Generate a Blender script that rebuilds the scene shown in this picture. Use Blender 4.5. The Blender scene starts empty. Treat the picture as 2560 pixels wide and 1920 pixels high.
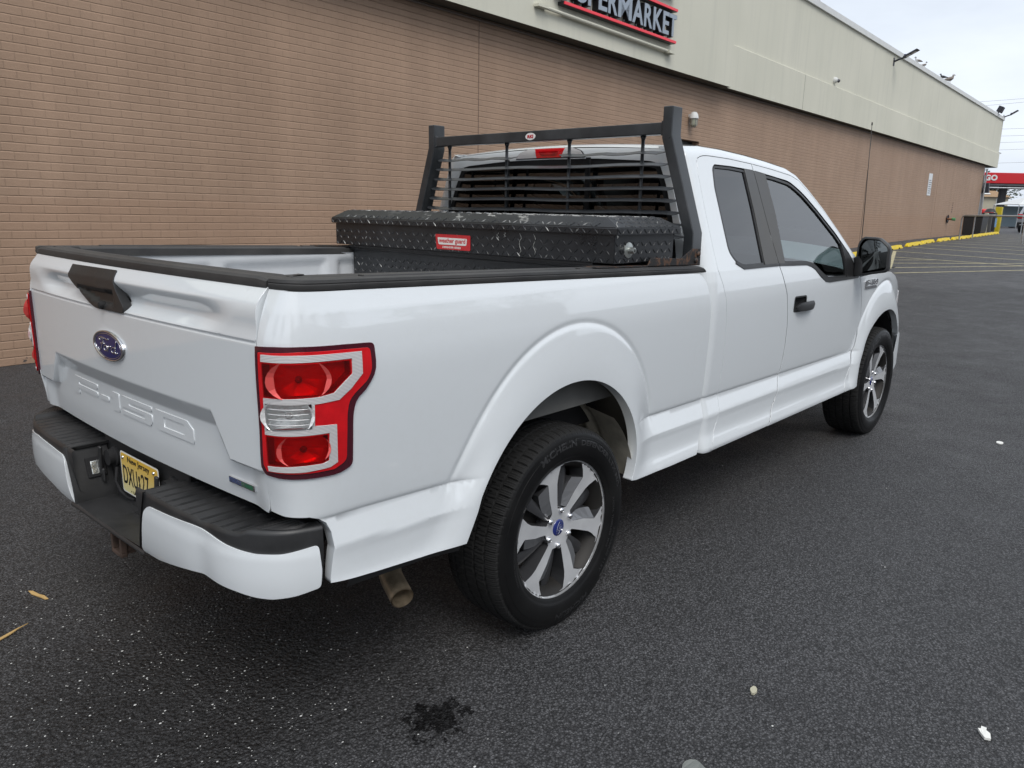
import bpy, bmesh, math, random
import numpy as np
from mathutils import Vector, Matrix, geometry
from math import sin, cos, pi, radians, sqrt
random.seed(7)
S = bpy.context.scene
# ---------------------------------------------------------------- camera
CAM=(-2.17317,-2.62170,1.58042); F_PX=1920.94
YAW,PIT,ROL=radians(41.481582),radians(12.918705),radians(1.099753)
fw=Vector((cos(YAW)*cos(PIT),sin(YAW)*cos(PIT),-sin(PIT)))
r0=Vector((sin(YAW),-cos(YAW),0)); u0=r0.cross(fw)
rt=r0*cos(ROL)+u0*sin(ROL); up=-r0*sin(ROL)+u0*cos(ROL)
cd=bpy.data.cameras.new('camera'); cam=bpy.data.objects.new('camera',cd)
S.collection.objects.link(cam); S.camera=cam
cam.matrix_world=Matrix(((rt.x,up.x,-fw.x,CAM[0]),(rt.y,up.y,-fw.y,CAM[1]),(rt.z,up.z,-fw.z,CAM[2]),(0,0,0,1)))
cd.sensor_width=36; cd.lens=36*F_PX/2560; cd.clip_start=.05; cd.clip_end=2000
S.render.resolution_x=1024; S.render.resolution_y=768
# ---------------------------------------------------------------- world: overcast sky
SUN_EL,SUN_AZ=radians(52),radians(-122)      # azimuth of the sun in the xy plane
W=bpy.data.worlds.new('World'); S.world=W; W.use_nodes=True
nt=W.node_tree; N=nt.nodes; L=nt.links; N.clear()
out=N.new('ShaderNodeOutputWorld'); bg=N.new('ShaderNodeBackground'); bg.inputs[1].default_value=.10
sky=N.new('ShaderNodeTexSky'); sky.sky_type='NISHITA'; sky.sun_disc=False
sky.sun_elevation=SUN_EL; sky.sun_rotation=pi/2-SUN_AZ; sky.dust_density=6; sky.air_density=1
tc=N.new('ShaderNodeTexCoord'); mp=N.new('ShaderNodeMapping'); mp.inputs['Scale'].default_value=(1,1,3.2)
no=N.new('ShaderNodeTexNoise'); no.inputs['Scale'].default_value=2.1; no.inputs['Detail'].default_value=6; no.inputs['Roughness'].default_value=.55
rp=N.new('ShaderNodeValToRGB'); rp.color_ramp.elements[0].position=.30; rp.color_ramp.elements[1].position=.72
rp.color_ramp.elements[0].color=(5.9,6.5,7.4,1); rp.color_ramp.elements[1].color=(8.4,9.0,9.8,1)
mx=N.new('ShaderNodeMix'); mx.data_type='RGBA'; mx.inputs[0].default_value=.90
L.new(tc.outputs['Generated'],mp.inputs[0]); L.new(mp.outputs[0],no.inputs[0]); L.new(no.outputs[0],rp.inputs[0])
L.new(sky.outputs[0],mx.inputs[6]); L.new(rp.outputs[0],mx.inputs[7]); L.new(mx.outputs[2],bg.inputs[0]); L.new(bg.outputs[0],out.inputs[0])
sd=bpy.data.lights.new('sun','SUN'); sd.energy=1.5; sd.angle=radians(32); sd.color=(1,.97,.93)
sun=bpy.data.objects.new('sun',sd); S.collection.objects.link(sun)
sv=Vector((cos(SUN_EL)*cos(SUN_AZ),cos(SUN_EL)*sin(SUN_AZ),sin(SUN_EL)))
sun.rotation_euler=sv.to_track_quat('Z','Y').to_euler(); sun.location=(0,-10,20)
S.view_settings.view_transform='Standard'; S.view_settings.look='None'; S.view_settings.exposure=.33; S.view_settings.gamma=1
import math
import numpy as np
def lerp(a,b,t): return a+(b-a)*t
def sst(a,b,x):
    t=min(1,max(0,(x-a)/(b-a)));return t*t*(3-2*t)
def interp(tab,x):
    if x<=tab[0][0]: return tab[0][1]
    for (a,b),(c,d) in zip(tab,tab[1:]):
        if x<=c: return b+(d-b)*(x-a)/(c-a)
    return tab[-1][1]
def cub(tab,x):   # monotone-ish smooth interpolation (catmull)
    n=len(tab)
    if x<=tab[0][0]: return tab[0][1]
    if x>=tab[-1][0]: return tab[-1][1]
    for i in range(n-1):
        if x<=tab[i+1][0]: break
    x0,y0=tab[i];x1,y1=tab[i+1];h=x1-x0
    m0=(y1-tab[i-1][1])/(x1-tab[i-1][0]) if i>0 else (y1-y0)/h
    m1=(tab[i+2][1]-y0)/(tab[i+2][0]-x0) if i+2<n else (y1-y0)/h
    s=(y1-y0)/h
    if m0*s<0: m0=0
    if m1*s<0: m1=0
    t=(x-x0)/h
    return (2*t**3-3*t*t+1)*y0+(t**3-2*t*t+t)*h*m0+(-2*t**3+3*t*t)*y1+(t**3-t*t)*h*m1
LOW=[(.40,.935),(.43,.965),(.452,.988),(.472,.993),(.50,.987),(.54,.976),(.60,.974),(.635,.977)]
BAND=[(.635,.977),(.72,.954)]
MAIN=[(.72,.954),(.729,.9585),(.742,.9610),(.80,.966),(.95,.975),(1.08,.980),(1.17,.980),(1.25,.972),(1.31,.960)]
def crz(x): return .722-.012*max(0,x-.6)/1.0*1.0 if x>.6 else .722+ (0 if x>-.4 else (-.4-x)*.045)
def bodyprof(x,z):
    dz=crz(x)-.722
    z=z-dz if z<.9 else z-dz*max(0,(1.1-z)/.2)
    if z<=.635: return cub(LOW,z)
    if z<=.72: return interp(BAND,z)
    if z<=1.31: return cub(MAIN,z)
    return .960-.34*(z-1.31)
SEAM=[(.9,1.825),(1.12,1.832),(1.28,1.842),(1.5,1.840),(1.76,1.828),(2.0,1.812),(2.24,1.790),(2.34,1.766),(2.46,1.703),(2.635,1.593),(2.80,1.468),(2.96,1.338),(3.1,1.23)]
def seam(x): return interp(SEAM,x)
def _arc(c,pts,deg=6):
    q=sorted((math.atan2(z-.40,x-c),math.hypot(x-c,z-.40)) for x,z in pts)
    co=np.polyfit([a for a,_ in q],[r for _,r in q],deg)
    return [float(k) for k in co],q[0][0],q[-1][0]
def rat(tab,th):
    co,a,b=tab; th=min(b,max(a,th)); r=0.0
    for k in co: r=r*th+k
    return r
RC=.01; FC=3.683
RIN=_arc(RC,[(-.534,.522),(-.479,.63),(-.43,.74),(-.324,.835),(-.208,.91),(-.102,.956),(-.008,.968),(.092,.963),(.2,.935),(.293,.884),(.369,.811),(.425,.731),(.445,.65),(.45,.542),(.424,.484)])
ROUT=_arc(RC,[(-.73,.56),(-.65,.64),(-.585,.73),(-.525,.82),(-.418,.951),(-.263,1.098),(-.093,1.166),(.068,1.171),(.247,1.139),(.417,1.037),(.539,.875),(.60,.72),(.63,.60),(.66,.47)])
FIN=_arc(FC,[(3.20,.43),(3.20,.56),(3.249,.666),(3.281,.745),(3.35,.80),(3.424,.845),(3.561,.900),(3.661,.918),(3.772,.922),(3.88,.895),(3.975,.84),(4.06,.76),(4.11,.66),(4.13,.50)])
FOUT=_arc(FC,[(3.09,.45),(3.10,.60),(3.12,.72),(3.22,.90),(3.36,1.03),(3.50,1.10),(3.68,1.13),(3.86,1.10),(4.0,1.02),(4.14,.88),(4.24,.70),(4.26,.50)])
def rad(tab,c,x,z):
    th=math.atan2(z-.40,x-c)
    if th<-2: th+=2*math.pi
    return rat(tab,th),math.hypot(x-c,z-.40)
def F(x,z):
    y=bodyprof(x,z)
    if x>3.4: y-=.10*((x-3.4)/.95)**2   # fender plan curve to the nose
    if z<1.35 and x<1.1:
        ro,r=rad(ROUT,RC,x,z)
        if z>.62: y-=.0042*math.exp(-((r-ro)/.013)**2)*sst(.66,.80,z)
        if r<ro and z>.35:
            ri,_=rad(RIN,RC,x,z); t=min(1.2,max(0,(ro-r)/(ro-ri)))
            w=math.sin(math.pi/2*min(1,t/.95)); k=sst(.92,.68,z); w=lerp(w,sst(0,1,t)**1.3,k); y=lerp(y,max(y,.998-.001*t),w)
    if z<1.35 and x>3.0:
        ro,r=rad(FOUT,FC,x,z)
        if z>.62: y-=.0042*math.exp(-((r-ro)/.013)**2)*sst(.66,.80,z)
        if r<ro and z>.35:
            ri,_=rad(FIN,FC,x,z); t=min(1.2,max(0,(ro-r)/(ro-ri)))
            w=math.sin(math.pi/2*min(1,t/.95)); y=lerp(y,1.004-.004*t-.03*max(0,(x-3.683)/.5)**2,w)
    if z>1.2 and x>1.0:
        zt=seam(x)
        if z>zt:
            q=min(.999,(z-zt)/.046); yt=bodyprof(x,zt); y=yt-.02*q-.055*(1-math.sqrt(1-q*q))
    return y
def side_pt(s,z):     # right side, general; y negative
    return (s,-F(s,z),z)
S0=-.92; SL=.30
def xr(z): return cub([(.7,-1.135),(.80,-1.143),(.90,-1.157),(1.0,-1.157),(1.22,-1.157),(1.30,-1.140),(1.372,-1.112),(1.40,-1.10)],z)
def bed_pt(s,z):
    if s>=S0: return (s,-F(s,z),z)
    t=min(1.0,(S0-s)/SL); y0=F(S0,z)
    e=xr(z)
    P0=(S0,-y0);P1=(-1.10,-y0+.004);P2=(e+.012,-.935);P3=(e,-.846)
    a,b,c,d=(1-t)**3,3*t*(1-t)**2,3*t*t*(1-t),t**3
    return (a*P0[0]+b*P1[0]+c*P2[0]+d*P3[0], a*P0[1]+b*P1[1]+c*P2[1]+d*P3[1], z)
# cab with rounded rear corner
def cab_pt(s,z):
    if s>=1.118: return (s,-F(s,z),z)
    t=min(1,(1.118-s)/.118); y0=F(1.118,z); xb=1.035+.03*sst(1.3,1.85,z)
    a,b,c,d=(1-t)**3,3*t*(1-t)**2,3*t*t*(1-t),t**3
    P0=(1.118,-y0);P1=(1.065,-y0);P2=(xb+.004,-y0+.03);P3=(xb,-y0+.10)
    return (a*P0[0]+b*P1[0]+c*P2[0]+d*P3[0], a*P0[1]+b*P1[1]+c*P2[1]+d*P3[1], z)
# tailgate x(y,z)
TRO=None
def gate_x(y,z):
    ay=abs(y)
    bul=.026*(1-(ay/.85)**2)
    x=-1.155-bul
    if z>1.228:
        x=cub([(1.228,-1.157),(1.26,-1.152),(1.325,-1.148),(1.372,-1.112)],z)-bul
        ym=.67+.124*(z-1.243)/.117
        w=sst(0,.24,ym+.03-ay)
        sc=interp([(1.236,0),(1.255,.022),(1.264,.030),(1.274,.032),(1.284,.029),(1.318,.005),(1.326,0)],z)
        x+=w*sc
    if abs(z-1.229)<.005: x+=.006*(1-abs(z-1.229)/.005)
    # lower recess
    if z<1.03:
        # signed distance inside the trapezoid outline
        e1=(1.008-z)/.054
        wf=lerp(.008,.034,min(1,max(0,(z-.875)/.13)))
        e2=(.600+(1.008-z)*.66-ay)/wf
        e3=(.880-z)/.008
        e=min(1,max(0,min(e1,max(e2,e3))))
        x+=.026*e*(1-.55*sst(.74,.84,ay))
    if z<.83: x+=.005*((.83-z)/.07)**1.5
    return x
def gate_pt(y,z): return (gate_x(y,z),y,z)
BX=[(0,-1.268),(.317,-1.266),(.5,-1.262),(.7,-1.246),(.80,-1.224),(.88,-1.183),(.93,-1.128),(.955,-1.055)]
# bumper plan as arclength-like param a: 0..  maps to (x,y)
BP=[(0,-1.268,0),(.30,-1.266,.30),(.5,-1.262,.5),(.7,-1.247,.70),(.80,-1.226,.797),(.88,-1.186,.866),(.95,-1.136,.915),(1.03,-1.066,.945),(1.06,-1.036,.953)]
def bplan(a):
    s=1 if a>=0 else -1; a=abs(a)
    return cub([(q[0],q[1]) for q in BP],a), s*cub([(q[0],q[2]) for q in BP],a)
def bump_pt(a,z,off=0):
    x,y=bplan(a); x2,y2=bplan(a+1e-3); tx,ty=x2-x,y2-y; l=math.hypot(tx,ty)
    o=cub([(.44,-.05),(.50,-.012),(.56,0),(.64,0),(.675,-.006),(.74,-.008)],z)+off
    nx,ny=ty/l,-tx/l
    if nx>0: nx,ny=-nx,-ny
    return (x+nx*o,y+ny*o,z)
# ---------------------------------------------------------------- helpers
def link(o,parent=None):
    S.collection.objects.link(o)
    if parent is not None: o.parent=parent
    return o
def mesh(name,verts,faces,mat,parent=None,smooth=False,fm=None,normals=None,loc=None,rot=None):
    me=bpy.data.meshes.new(name); me.from_pydata([tuple(v) for v in verts],[],[tuple(f) for f in faces])
    for m in (mat if isinstance(mat,(list,tuple)) else [mat]): me.materials.append(m)
    if fm: me.polygons.foreach_set('material_index',fm)
    if smooth: me.polygons.foreach_set('use_smooth',[True]*len(me.polygons))
    me.update()
    if normals is not None: me.normals_split_custom_set_from_vertices([tuple(n) for n in normals])
    o=bpy.data.objects.new(name,me); link(o,parent)
    if loc: o.location=loc
    if rot: o.rotation_euler=rot
    return o
def tag(o,label=None,cat=None,group=None,kind=None):
    if label: o['label']=label
    if cat: o['category']=cat
    if group: o['group']=group
    if kind: o['kind']=kind
    return o
def empty(name,loc=(0,0,0),rot=(0,0,0),parent=None):
    o=bpy.data.objects.new(name,None); o.location=loc; o.rotation_euler=rot; o.empty_display_size=.2
    return link(o,parent)
def bev(o,w=.004,n=2,ang=35):
    m=o.modifiers.new('bevel','BEVEL'); m.width=w; m.segments=n; m.limit_method='ANGLE'; m.angle_limit=radians(ang)
    o.data.polygons.foreach_set('use_smooth',[True]*len(o.data.polygons))
    w=o.modifiers.new('wn','WEIGHTED_NORMAL'); w.keep_sharp=True
    return o
class MB:
    def __init__(s): s.v=[]; s.f=[]; s.m=[]
    def add(s,v,f,mi=0):
        b=len(s.v); s.v+=[tuple(p) for p in v]; s.f+=[tuple(b+i for i in q) for q in f]; s.m+=[mi]*len(f); return s
    def box(s,c,d,R=None,mi=0,top=1.0):
        vs=[]
        for z in (-.5,.5):
            k=1 if z<0 else top
            for x,y in ((-.5,-.5),(.5,-.5),(.5,.5),(-.5,.5)):
                p=Vector((x*d[0]*k,y*d[1]*k,z*d[2]))
                if R is not None: p=R@p
                vs.append(p+Vector(c))
        return s.add(vs,[(3,2,1,0),(4,5,6,7),(0,1,5,4),(1,2,6,5),(2,3,7,6),(3,0,4,7)],mi)
    def bx(s,a,b,mi=0):
        return s.box([(p+q)/2 for p,q in zip(a,b)],[abs(q-p) for p,q in zip(a,b)],None,mi)
    def tube(s,pts,r,n=10,mi=0,cap=True,closed=False):
        pts=[Vector(p) for p in pts]; rs=r if isinstance(r,(list,tuple)) else [r]*len(pts)
        rings=[]; nn=None
        for i,p in enumerate(pts):
            if closed: d=(pts[(i+1)%len(pts)]-pts[i-1])
            else: d=(pts[min(i+1,len(pts)-1)]-pts[max(i-1,0)])
            d.normalize()
            if nn is None: nn=d.orthogonal().normalized()
            nn=(nn-d*nn.dot(d)).normalized(); b=d.cross(nn)
            rings.append([p+(nn*cos(2*pi*k/n)+b*sin(2*pi*k/n))*rs[i] for k in range(n)])
        vs=[q for R_ in rings for q in R_]; f=[]
        m=len(pts)
        for i in range(m if closed else m-1):
            for k in range(n):
                a=i*n+k;b2=i*n+(k+1)%n;c2=((i+1)%m)*n+(k+1)%n;d2=((i+1)%m)*n+k
                f.append((a,b2,c2,d2))
        if cap and not closed: f.append(tuple(range(n-1,-1,-1))); f.append(tuple((m-1)*n+k for k in range(n)))
        return s.add(vs,f,mi)
    def prism(s,poly,fn,w0,w1,mi=0):
        n=len(poly); vs=[fn(u,v,w0) for u,v in poly]+[fn(u,v,w1) for u,v in poly]
        t=geometry.tessellate_polygon([[Vector((u,v,0)) for u,v in poly]])
        f=[tuple(q) for q in t]+[tuple(n+i for i in reversed(q)) for q in t]
        for i in range(n): j=(i+1)%n; f.append((i,j,n+j,n+i))
        return s.add(vs,f,mi)
    def grid(s,fn,us,vs_,mi=0):
        v=[fn(a,b) for a in us for b in vs_]; n=len(vs_)
        f=[(i*n+j,(i+1)*n+j,(i+1)*n+j+1,i*n+j+1) for i in range(len(us)-1) for j in range(n-1)]
        return s.add(v,f,mi)
    def lathe(s,prof,axis_fn,n=48,mi=0):
        v=[axis_fn(r,w,2*pi*k/n) for k in range(n) for r,w in prof]; m=len(prof)
        f=[(k*m+j,((k+1)%n)*m+j,((k+1)%n)*m+j+1,k*m+j+1) for k in range(n) for j in range(m-1)]
        return s.add(v,f,mi)
    def build(s,name,mat,parent=None,smooth=False,bevel=0,fix=True,auto=None,segs=2):
        o=mesh(name,s.v,s.f,mat,parent,smooth,fm=s.m)
        if fix:
            b=bmesh.new(); b.from_mesh(o.data); bmesh.ops.recalc_face_normals(b,faces=b.faces); b.to_mesh(o.data); b.free()
        if auto is not None:
            o.data.polygons.foreach_set('use_smooth',[True]*len(o.data.polygons)); o.data.set_sharp_from_angle(angle=radians(auto))
        if bevel: bev(o,bevel,segs)
        return o
def lin(a,b,n): return [a+(b-a)*i/(n-1) for i in range(n)]
# ---- text to triangles in 2D
_tc={}
def text2d(s,bold=0.0,shear=0.0,space=1.0,depth=0.0):
    k=(s,bold,shear,space,depth)
    if k in _tc: return _tc[k]
    c=bpy.data.curves.new('t','FONT'); c.body=s; c.size=1; c.offset=bold; c.shear=shear; c.space_character=space; c.extrude=depth; c.resolution_u=4
    o=bpy.data.objects.new('t',c); S.collection.objects.link(o)
    dg=bpy.context.evaluated_depsgraph_get(); dg.update()
    me=bpy.data.meshes.new_from_object(o.evaluated_get(dg))
    vs=[tuple(v.co) for v in me.vertices]; fs=[tuple(p.vertices) for p in me.polygons]
    bpy.data.objects.remove(o); bpy.data.curves.remove(c); bpy.data.meshes.remove(me)
    x0=min(v[0] for v in vs);x1=max(v[0] for v in vs);y0=min(v[1] for v in vs);y1=max(v[1] for v in vs)
    vs=[((v[0]-x0)/(x1-x0),(v[1]-y0)/(y1-y0),v[2]) for v in vs]
    _tc[k]=(vs,fs); return _tc[k]
def text(name,s,fn,mat,parent=None,bold=0.0,shear=0,space=1.0,depth=.01,dz=1.0):
    """fn(u in 0..1, v in 0..1, w in -1..1) -> 3D point"""
    vs,fs=text2d(s,bold,shear,space,depth)
    return mesh(name,[fn(v[0],v[1],(v[2]/depth if depth else 0)) for v in vs],fs,mat,parent)
# ---- panels cut from a parametric surface
def pip(P,poly):
    x=P[:,0];y=P[:,1];ins=np.zeros(len(P),bool);n=len(poly)
    for i in range(n):
        x1,y1=poly[i];x2,y2=poly[(i+1)%n]
        if y1==y2: continue
        c=((y1>y)!=(y2>y))&(x<(x2-x1)*(y-y1)/(y2-y1)+x1); ins^=c
    return ins
def resample(poly,step,closed=True):
    out=[];n=len(poly)
    for i in range(n if closed else n-1):
        a=poly[i];b=poly[(i+1)%n];d=math.hypot(b[0]-a[0],b[1]-a[1]);k=max(1,int(math.ceil(d/step)))
        for j in range(k): out.append((a[0]+(b[0]-a[0])*j/k,a[1]+(b[1]-a[1])*j/k))
    if not closed: out.append(poly[-1])
    return out
def smooth_poly(poly,it=2,closed=True):
    for _ in range(it):
        q=[];n=len(poly)
        for i in range(n):
            a=poly[i];b=poly[(i+1)%n]
            q.append((a[0]*.75+b[0]*.25,a[1]*.75+b[1]*.25)); q.append((a[0]*.25+b[0]*.75,a[1]*.25+b[1]*.75))
        poly=q
    return poly
def fillet(poly,r,n=5):
    out=[];m=len(poly)
    for i in range(m):
        p=Vector(poly[i]+()) if False else Vector((poly[i][0],poly[i][1])); a=Vector(poly[i-1][:2]); b=Vector(poly[(i+1)%m][:2])
        rr=poly[i][2] if len(poly[i])>2 else r
        d1=(a-p);d2=(b-p);l=min(rr,d1.length*.45,d2.length*.45)
        if l<1e-5: out.append(tuple(p)); continue
        s_=p+d1.normalized()*l; e=p+d2.normalized()*l
        for k in range(n+1):
            t=k/n; q=s_*(1-t)**2+p*2*t*(1-t)+e*t*t; out.append((q.x,q.y))
    return out
def offset(poly,d):
    n=len(poly);A=sum(poly[i][0]*poly[(i+1)%n][1]-poly[(i+1)%n][0]*poly[i][1] for i in range(n))
    sg=1 if A>0 else -1; out=[]
    for i in range(n):
        a=Vector(poly[i-1]);p=Vector(poly[i]);b=Vector(poly[(i+1)%n])
        e1=(p-a);e2=(b-p)
        if e1.length<1e-9: e1=e2
        if e2.length<1e-9: e2=e1
        n1=Vector((-e1.y,e1.x)).normalized()*sg;n2=Vector((-e2.y,e2.x)).normalized()*sg
        m=(n1+n2); 
        if m.length<1e-6: m=n1
        m.normalize(); k=1/max(.5,m.dot(n1)); out.append((p.x+m.x*d*k,p.y+m.y*d*k))
    return out
def panel(name,fn,outer,mat,parent,holes=(),feats=(),step=.025,flange=.02,off=0.0,sgn=1,outdir=None,bstep=None,shrink=0.0,edge=True,hflange=None,gstep=None,featw=.006,fmat=None):
    """fn(u,v)->(x,y,z); sgn=-1 mirrors y. outdir: hint vector pointing out of the surface."""
    bstep=bstep or step*.6
    if shrink: outer=offset(outer,shrink); holes=[offset(h,-shrink) for h in holes]
    loops=[resample(outer,bstep)]+[resample(h,bstep) for h in holes]
    gs=gstep or step
    xs=[p[0] for p in loops[0]];ys=[p[1] for p in loops[0]]
    gx=np.arange(min(xs)+gs*.37,max(xs),gs);gy=np.arange(min(ys)+gs*.41,max(ys),gs)
    G=np.array([(a+(gs*.5 if j%2 else 0),b) for j,b in enumerate(gy) for a in gx]) if len(gx) and len(gy) else np.zeros((0,2))
    fp=[]
    for ft in feats:
        r=resample(list(ft),step*.5,False)
        for i,p in enumerate(r):
            a=r[max(0,i-1)];b=r[min(len(r)-1,i+1)];dx,dy=b[0]-a[0],b[1]-a[1];l=math.hypot(dx,dy) or 1
            for k in (-featw,0,featw): fp.append((p[0]-dy/l*k,p[1]+dx/l*k))
    if fp:
        FP=np.array(fp)
        if len(G):
            keep=np.ones(len(G),bool)
            for i in range(0,len(FP),500):
                d=np.hypot(G[:,None,0]-FP[None,i:i+500,0],G[:,None,1]-FP[None,i:i+500,1]).min(1); keep&=d>gs*.45
            G=G[keep]
        G=np.concatenate([G,FP]) if len(G) else FP
    B=np.array([p for l in loops for p in l])
    if len(G):
        ins=pip(G,loops[0])
        for h in loops[1:]: ins&=~pip(G,h)
        G=G[ins]
    if len(G):
        keep=np.ones(len(G),bool)
        for i in range(0,len(B),500):
            d=np.hypot(G[:,None,0]-B[None,i:i+500,0],G[:,None,1]-B[None,i:i+500,1]).min(1); keep&=d>bstep*.35
        G=G[keep]
    pts=[tuple(p) for p in B]+[tuple(p) for p in G]
    edges=[];k=0
    for l in loops:
        n=len(l); edges+=[(k+i,k+(i+1)%n) for i in range(n)]; k+=n
    r=geometry.delaunay_2d_cdt([Vector(p) for p in pts],edges,[],0,1e-7)
    V2=np.array([(v.x,v.y) for v in r[0]]); T=[tuple(t) for t in r[2]]
    cen=np.array([V2[list(t)].mean(0) for t in T]); ins=pip(cen,loops[0])
    for h in loops[1:]: ins&=~pip(cen,h)
    T=[t for t,i in zip(T,ins) if i]
    def P(u,v):
        q=fn(u,v); return np.array((q[0],q[1]*sgn,q[2]))
    hint=np.array(outdir if outdir is not None else (0,-1,0),float)*(1,sgn,1)
    e=.0022
    def NM(u,v):
        n=np.cross(P(u+e,v)-P(u-e,v),P(u,v+e)-P(u,v-e)); l=np.linalg.norm(n)
        if l<1e-12: return hint/np.linalg.norm(hint)
        n/=l
        return n if n@hint>0 else -n
    vs=[];ns=[]
    for u,v in V2:
        n=NM(u,v); vs.append(P(u,v)+n*off); ns.append(n)
    # orient triangles
    fs=[]
    for t in T:
        a,b,c=(vs[i] for i in t); n=np.cross(b-a,c-a)
        fs.append(t if n@(ns[t[0]])>=0 else (t[0],t[2],t[1]))
    nv=len(vs); fmi=[0]*len(fs)
    if flange:
        fls=[flange]+[hflange if hflange is not None else flange]*len(holes)
        for l,fl in zip(loops,fls):
            if not fl: continue
            n=len(l);A=sum(l[i][0]*l[(i+1)%n][1]-l[(i+1)%n][0]*l[i][1] for i in range(n))
            base=len(vs); hole=(l is not loops[0])
            pts3=[];nn=[]
            for i,(u,v) in enumerate(l):
                m=NM(u,v); p=P(u,v)+m*off; pts3.append(p); nn.append(m)
            for i in range(n):
                tdir=pts3[(i+1)%n]-pts3[i-1]; side=np.cross(tdir,nn[i]); l_=np.linalg.norm(side); side=side/(l_ or 1)
                # outward from panel: test with param centroid
                sgA=1 if (A>0) else -1
                du=(l[(i+1)%n][0]-l[i-1][0]);dv=(l[(i+1)%n][1]-l[i-1][1])
                ou,ov=(dv*sgA,-du*sgA); k=math.hypot(ou,ov) or 1
                if hole: ou,ov=-ou,-ov
                w=P(l[i][0]+ou/k*1e-3,l[i][1]+ov/k*1e-3)-P(*l[i])
                if side@w<0: side=-side
                r1=.0015
                vs.append(pts3[i]); ns.append((nn[i]*.8+side*.6)/1.0)
                vs.append(pts3[i]-nn[i]*r1+side*r1*.4); ns.append(side)
                vs.append(pts3[i]-nn[i]*fl); ns.append(side)
            for i in range(n):
                j=(i+1)%n
                for q in (0,1):
                    a,b,c,d=base+3*i+q,base+3*j+q,base+3*j+q+1,base+3*i+q+1
                    nrm=np.cross(vs[b]-vs[a],vs[d]-vs[a])
                    fs.append((a,b,c,d) if nrm@ns[a+1 if q==0 else a]>=0 else (a,d,c,b)); fmi.append(1 if (fmat and q==1) else 0)
    ns=[n/(np.linalg.norm(n) or 1) for n in ns]
    return mesh(name,vs,fs,[mat,fmat] if fmat else mat,parent,smooth=True,normals=ns,fm=fmi if fmat else None)
# ---------------------------------------------------------------- materials
def newmat(name):
    m=bpy.data.materials.new(name); m.use_nodes=True; nt=m.node_tree; return m,nt,nt.nodes['Principled BSDF']
def M(name,col,rough=.5,metal=0,coat=0,spec=.5,noise=None,bump=None,coatr=.03,var=None,trans=0,emit=None):
    """noise=(scale,amount) value variation; bump=(scale,strength,dist)"""
    m,nt,b=newmat(name); b.inputs['Base Color'].default_value=(*col,1); b.inputs['Roughness'].default_value=rough
    b.inputs['Metallic'].default_value=metal; b.inputs['Coat Weight'].default_value=coat; b.inputs['Coat Roughness'].default_value=coatr
    b.inputs['Specular IOR Level'].default_value=spec
    if trans: b.inputs['Transmission Weight'].default_value=trans
    if emit: b.inputs['Emission Color'].default_value=(*emit[0],1); b.inputs['Emission Strength'].default_value=emit[1]
    tc=None
    if noise or bump:
        tc=nt.nodes.new('ShaderNodeTexCoord')
    if noise:
        n=nt.nodes.new('ShaderNodeTexNoise'); n.inputs['Scale'].default_value=noise[0]; n.inputs['Detail'].default_value=7; n.inputs['Roughness'].default_value=.6
        nt.links.new(tc.outputs['Object'],n.inputs[0])
        r=nt.nodes.new('ShaderNodeMapRange'); r.inputs[1].default_value=.3;r.inputs[2].default_value=.7;r.inputs[3].default_value=1-noise[1];r.inputs[4].default_value=1+noise[1]
        nt.links.new(n.outputs[0],r.inputs[0])
        x=nt.nodes.new('ShaderNodeVectorMath'); x.operation='SCALE'; x.inputs[0].default_value=col; nt.links.new(r.outputs[0],x.inputs['Scale'])
        nt.links.new(x.outputs[0],b.inputs['Base Color'])
        r2=nt.nodes.new('ShaderNodeMapRange'); r2.inputs[1].default_value=.3;r2.inputs[2].default_value=.7;r2.inputs[3].default_value=max(.02,rough-.1);r2.inputs[4].default_value=min(1,rough+.12)
        nt.links.new(n.outputs[0],r2.inputs[0]); nt.links.new(r2.outputs[0],b.inputs['Roughness'])
    if bump:
        n=nt.nodes.new('ShaderNodeTexNoise'); n.inputs['Scale'].default_value=bump[0]; n.inputs['Detail'].default_value=4
        nt.links.new(tc.outputs['Object'],n.inputs[0])
        u=nt.nodes.new('ShaderNodeBump'); u.inputs['Strength'].default_value=bump[1]; u.inputs['Distance'].default_value=bump[2]
        nt.links.new(n.outputs[0],u.inputs['Height']); nt.links.new(u.outputs[0],b.inputs['Normal'])
    return m
class NT:
    """tiny node builder"""
    def __init__(s,m): s.t=m.node_tree; s.b=s.t.nodes['Principled BSDF']
    def n(s,t,ins={},**kw):
        x=s.t.nodes.new('ShaderNode'+t)
        for k,v in kw.items(): setattr(x,k,v)
        for k,v in ins.items():
            if hasattr(v,'links') or hasattr(v,'is_output'): s.t.links.new(v,x.inputs[k])
            else: x.inputs[k].default_value=v
        return x
    def math(s,op,a,b=0.0,c=None):
        d={0:a,1:b}
        if c is not None: d[2]=c
        return s.n('Math',d,operation=op).outputs[0]
    def mix(s,f,a,b): 
        x=s.n('Mix',{0:f},data_type='RGBA')
        for k,v in ((6,a),(7,b)):
            if hasattr(v,'is_output'): s.t.links.new(v,x.inputs[k])
            else: x.inputs[k].default_value=(*v,1)
        return x.outputs[2]
    def ramp(s,v,a,b,lo=0.0,hi=1.0): return s.n('MapRange',{0:v,1:a,2:b,3:lo,4:hi}).outputs[0]
    def link(s,a,b): s.t.links.new(a,b)
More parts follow.
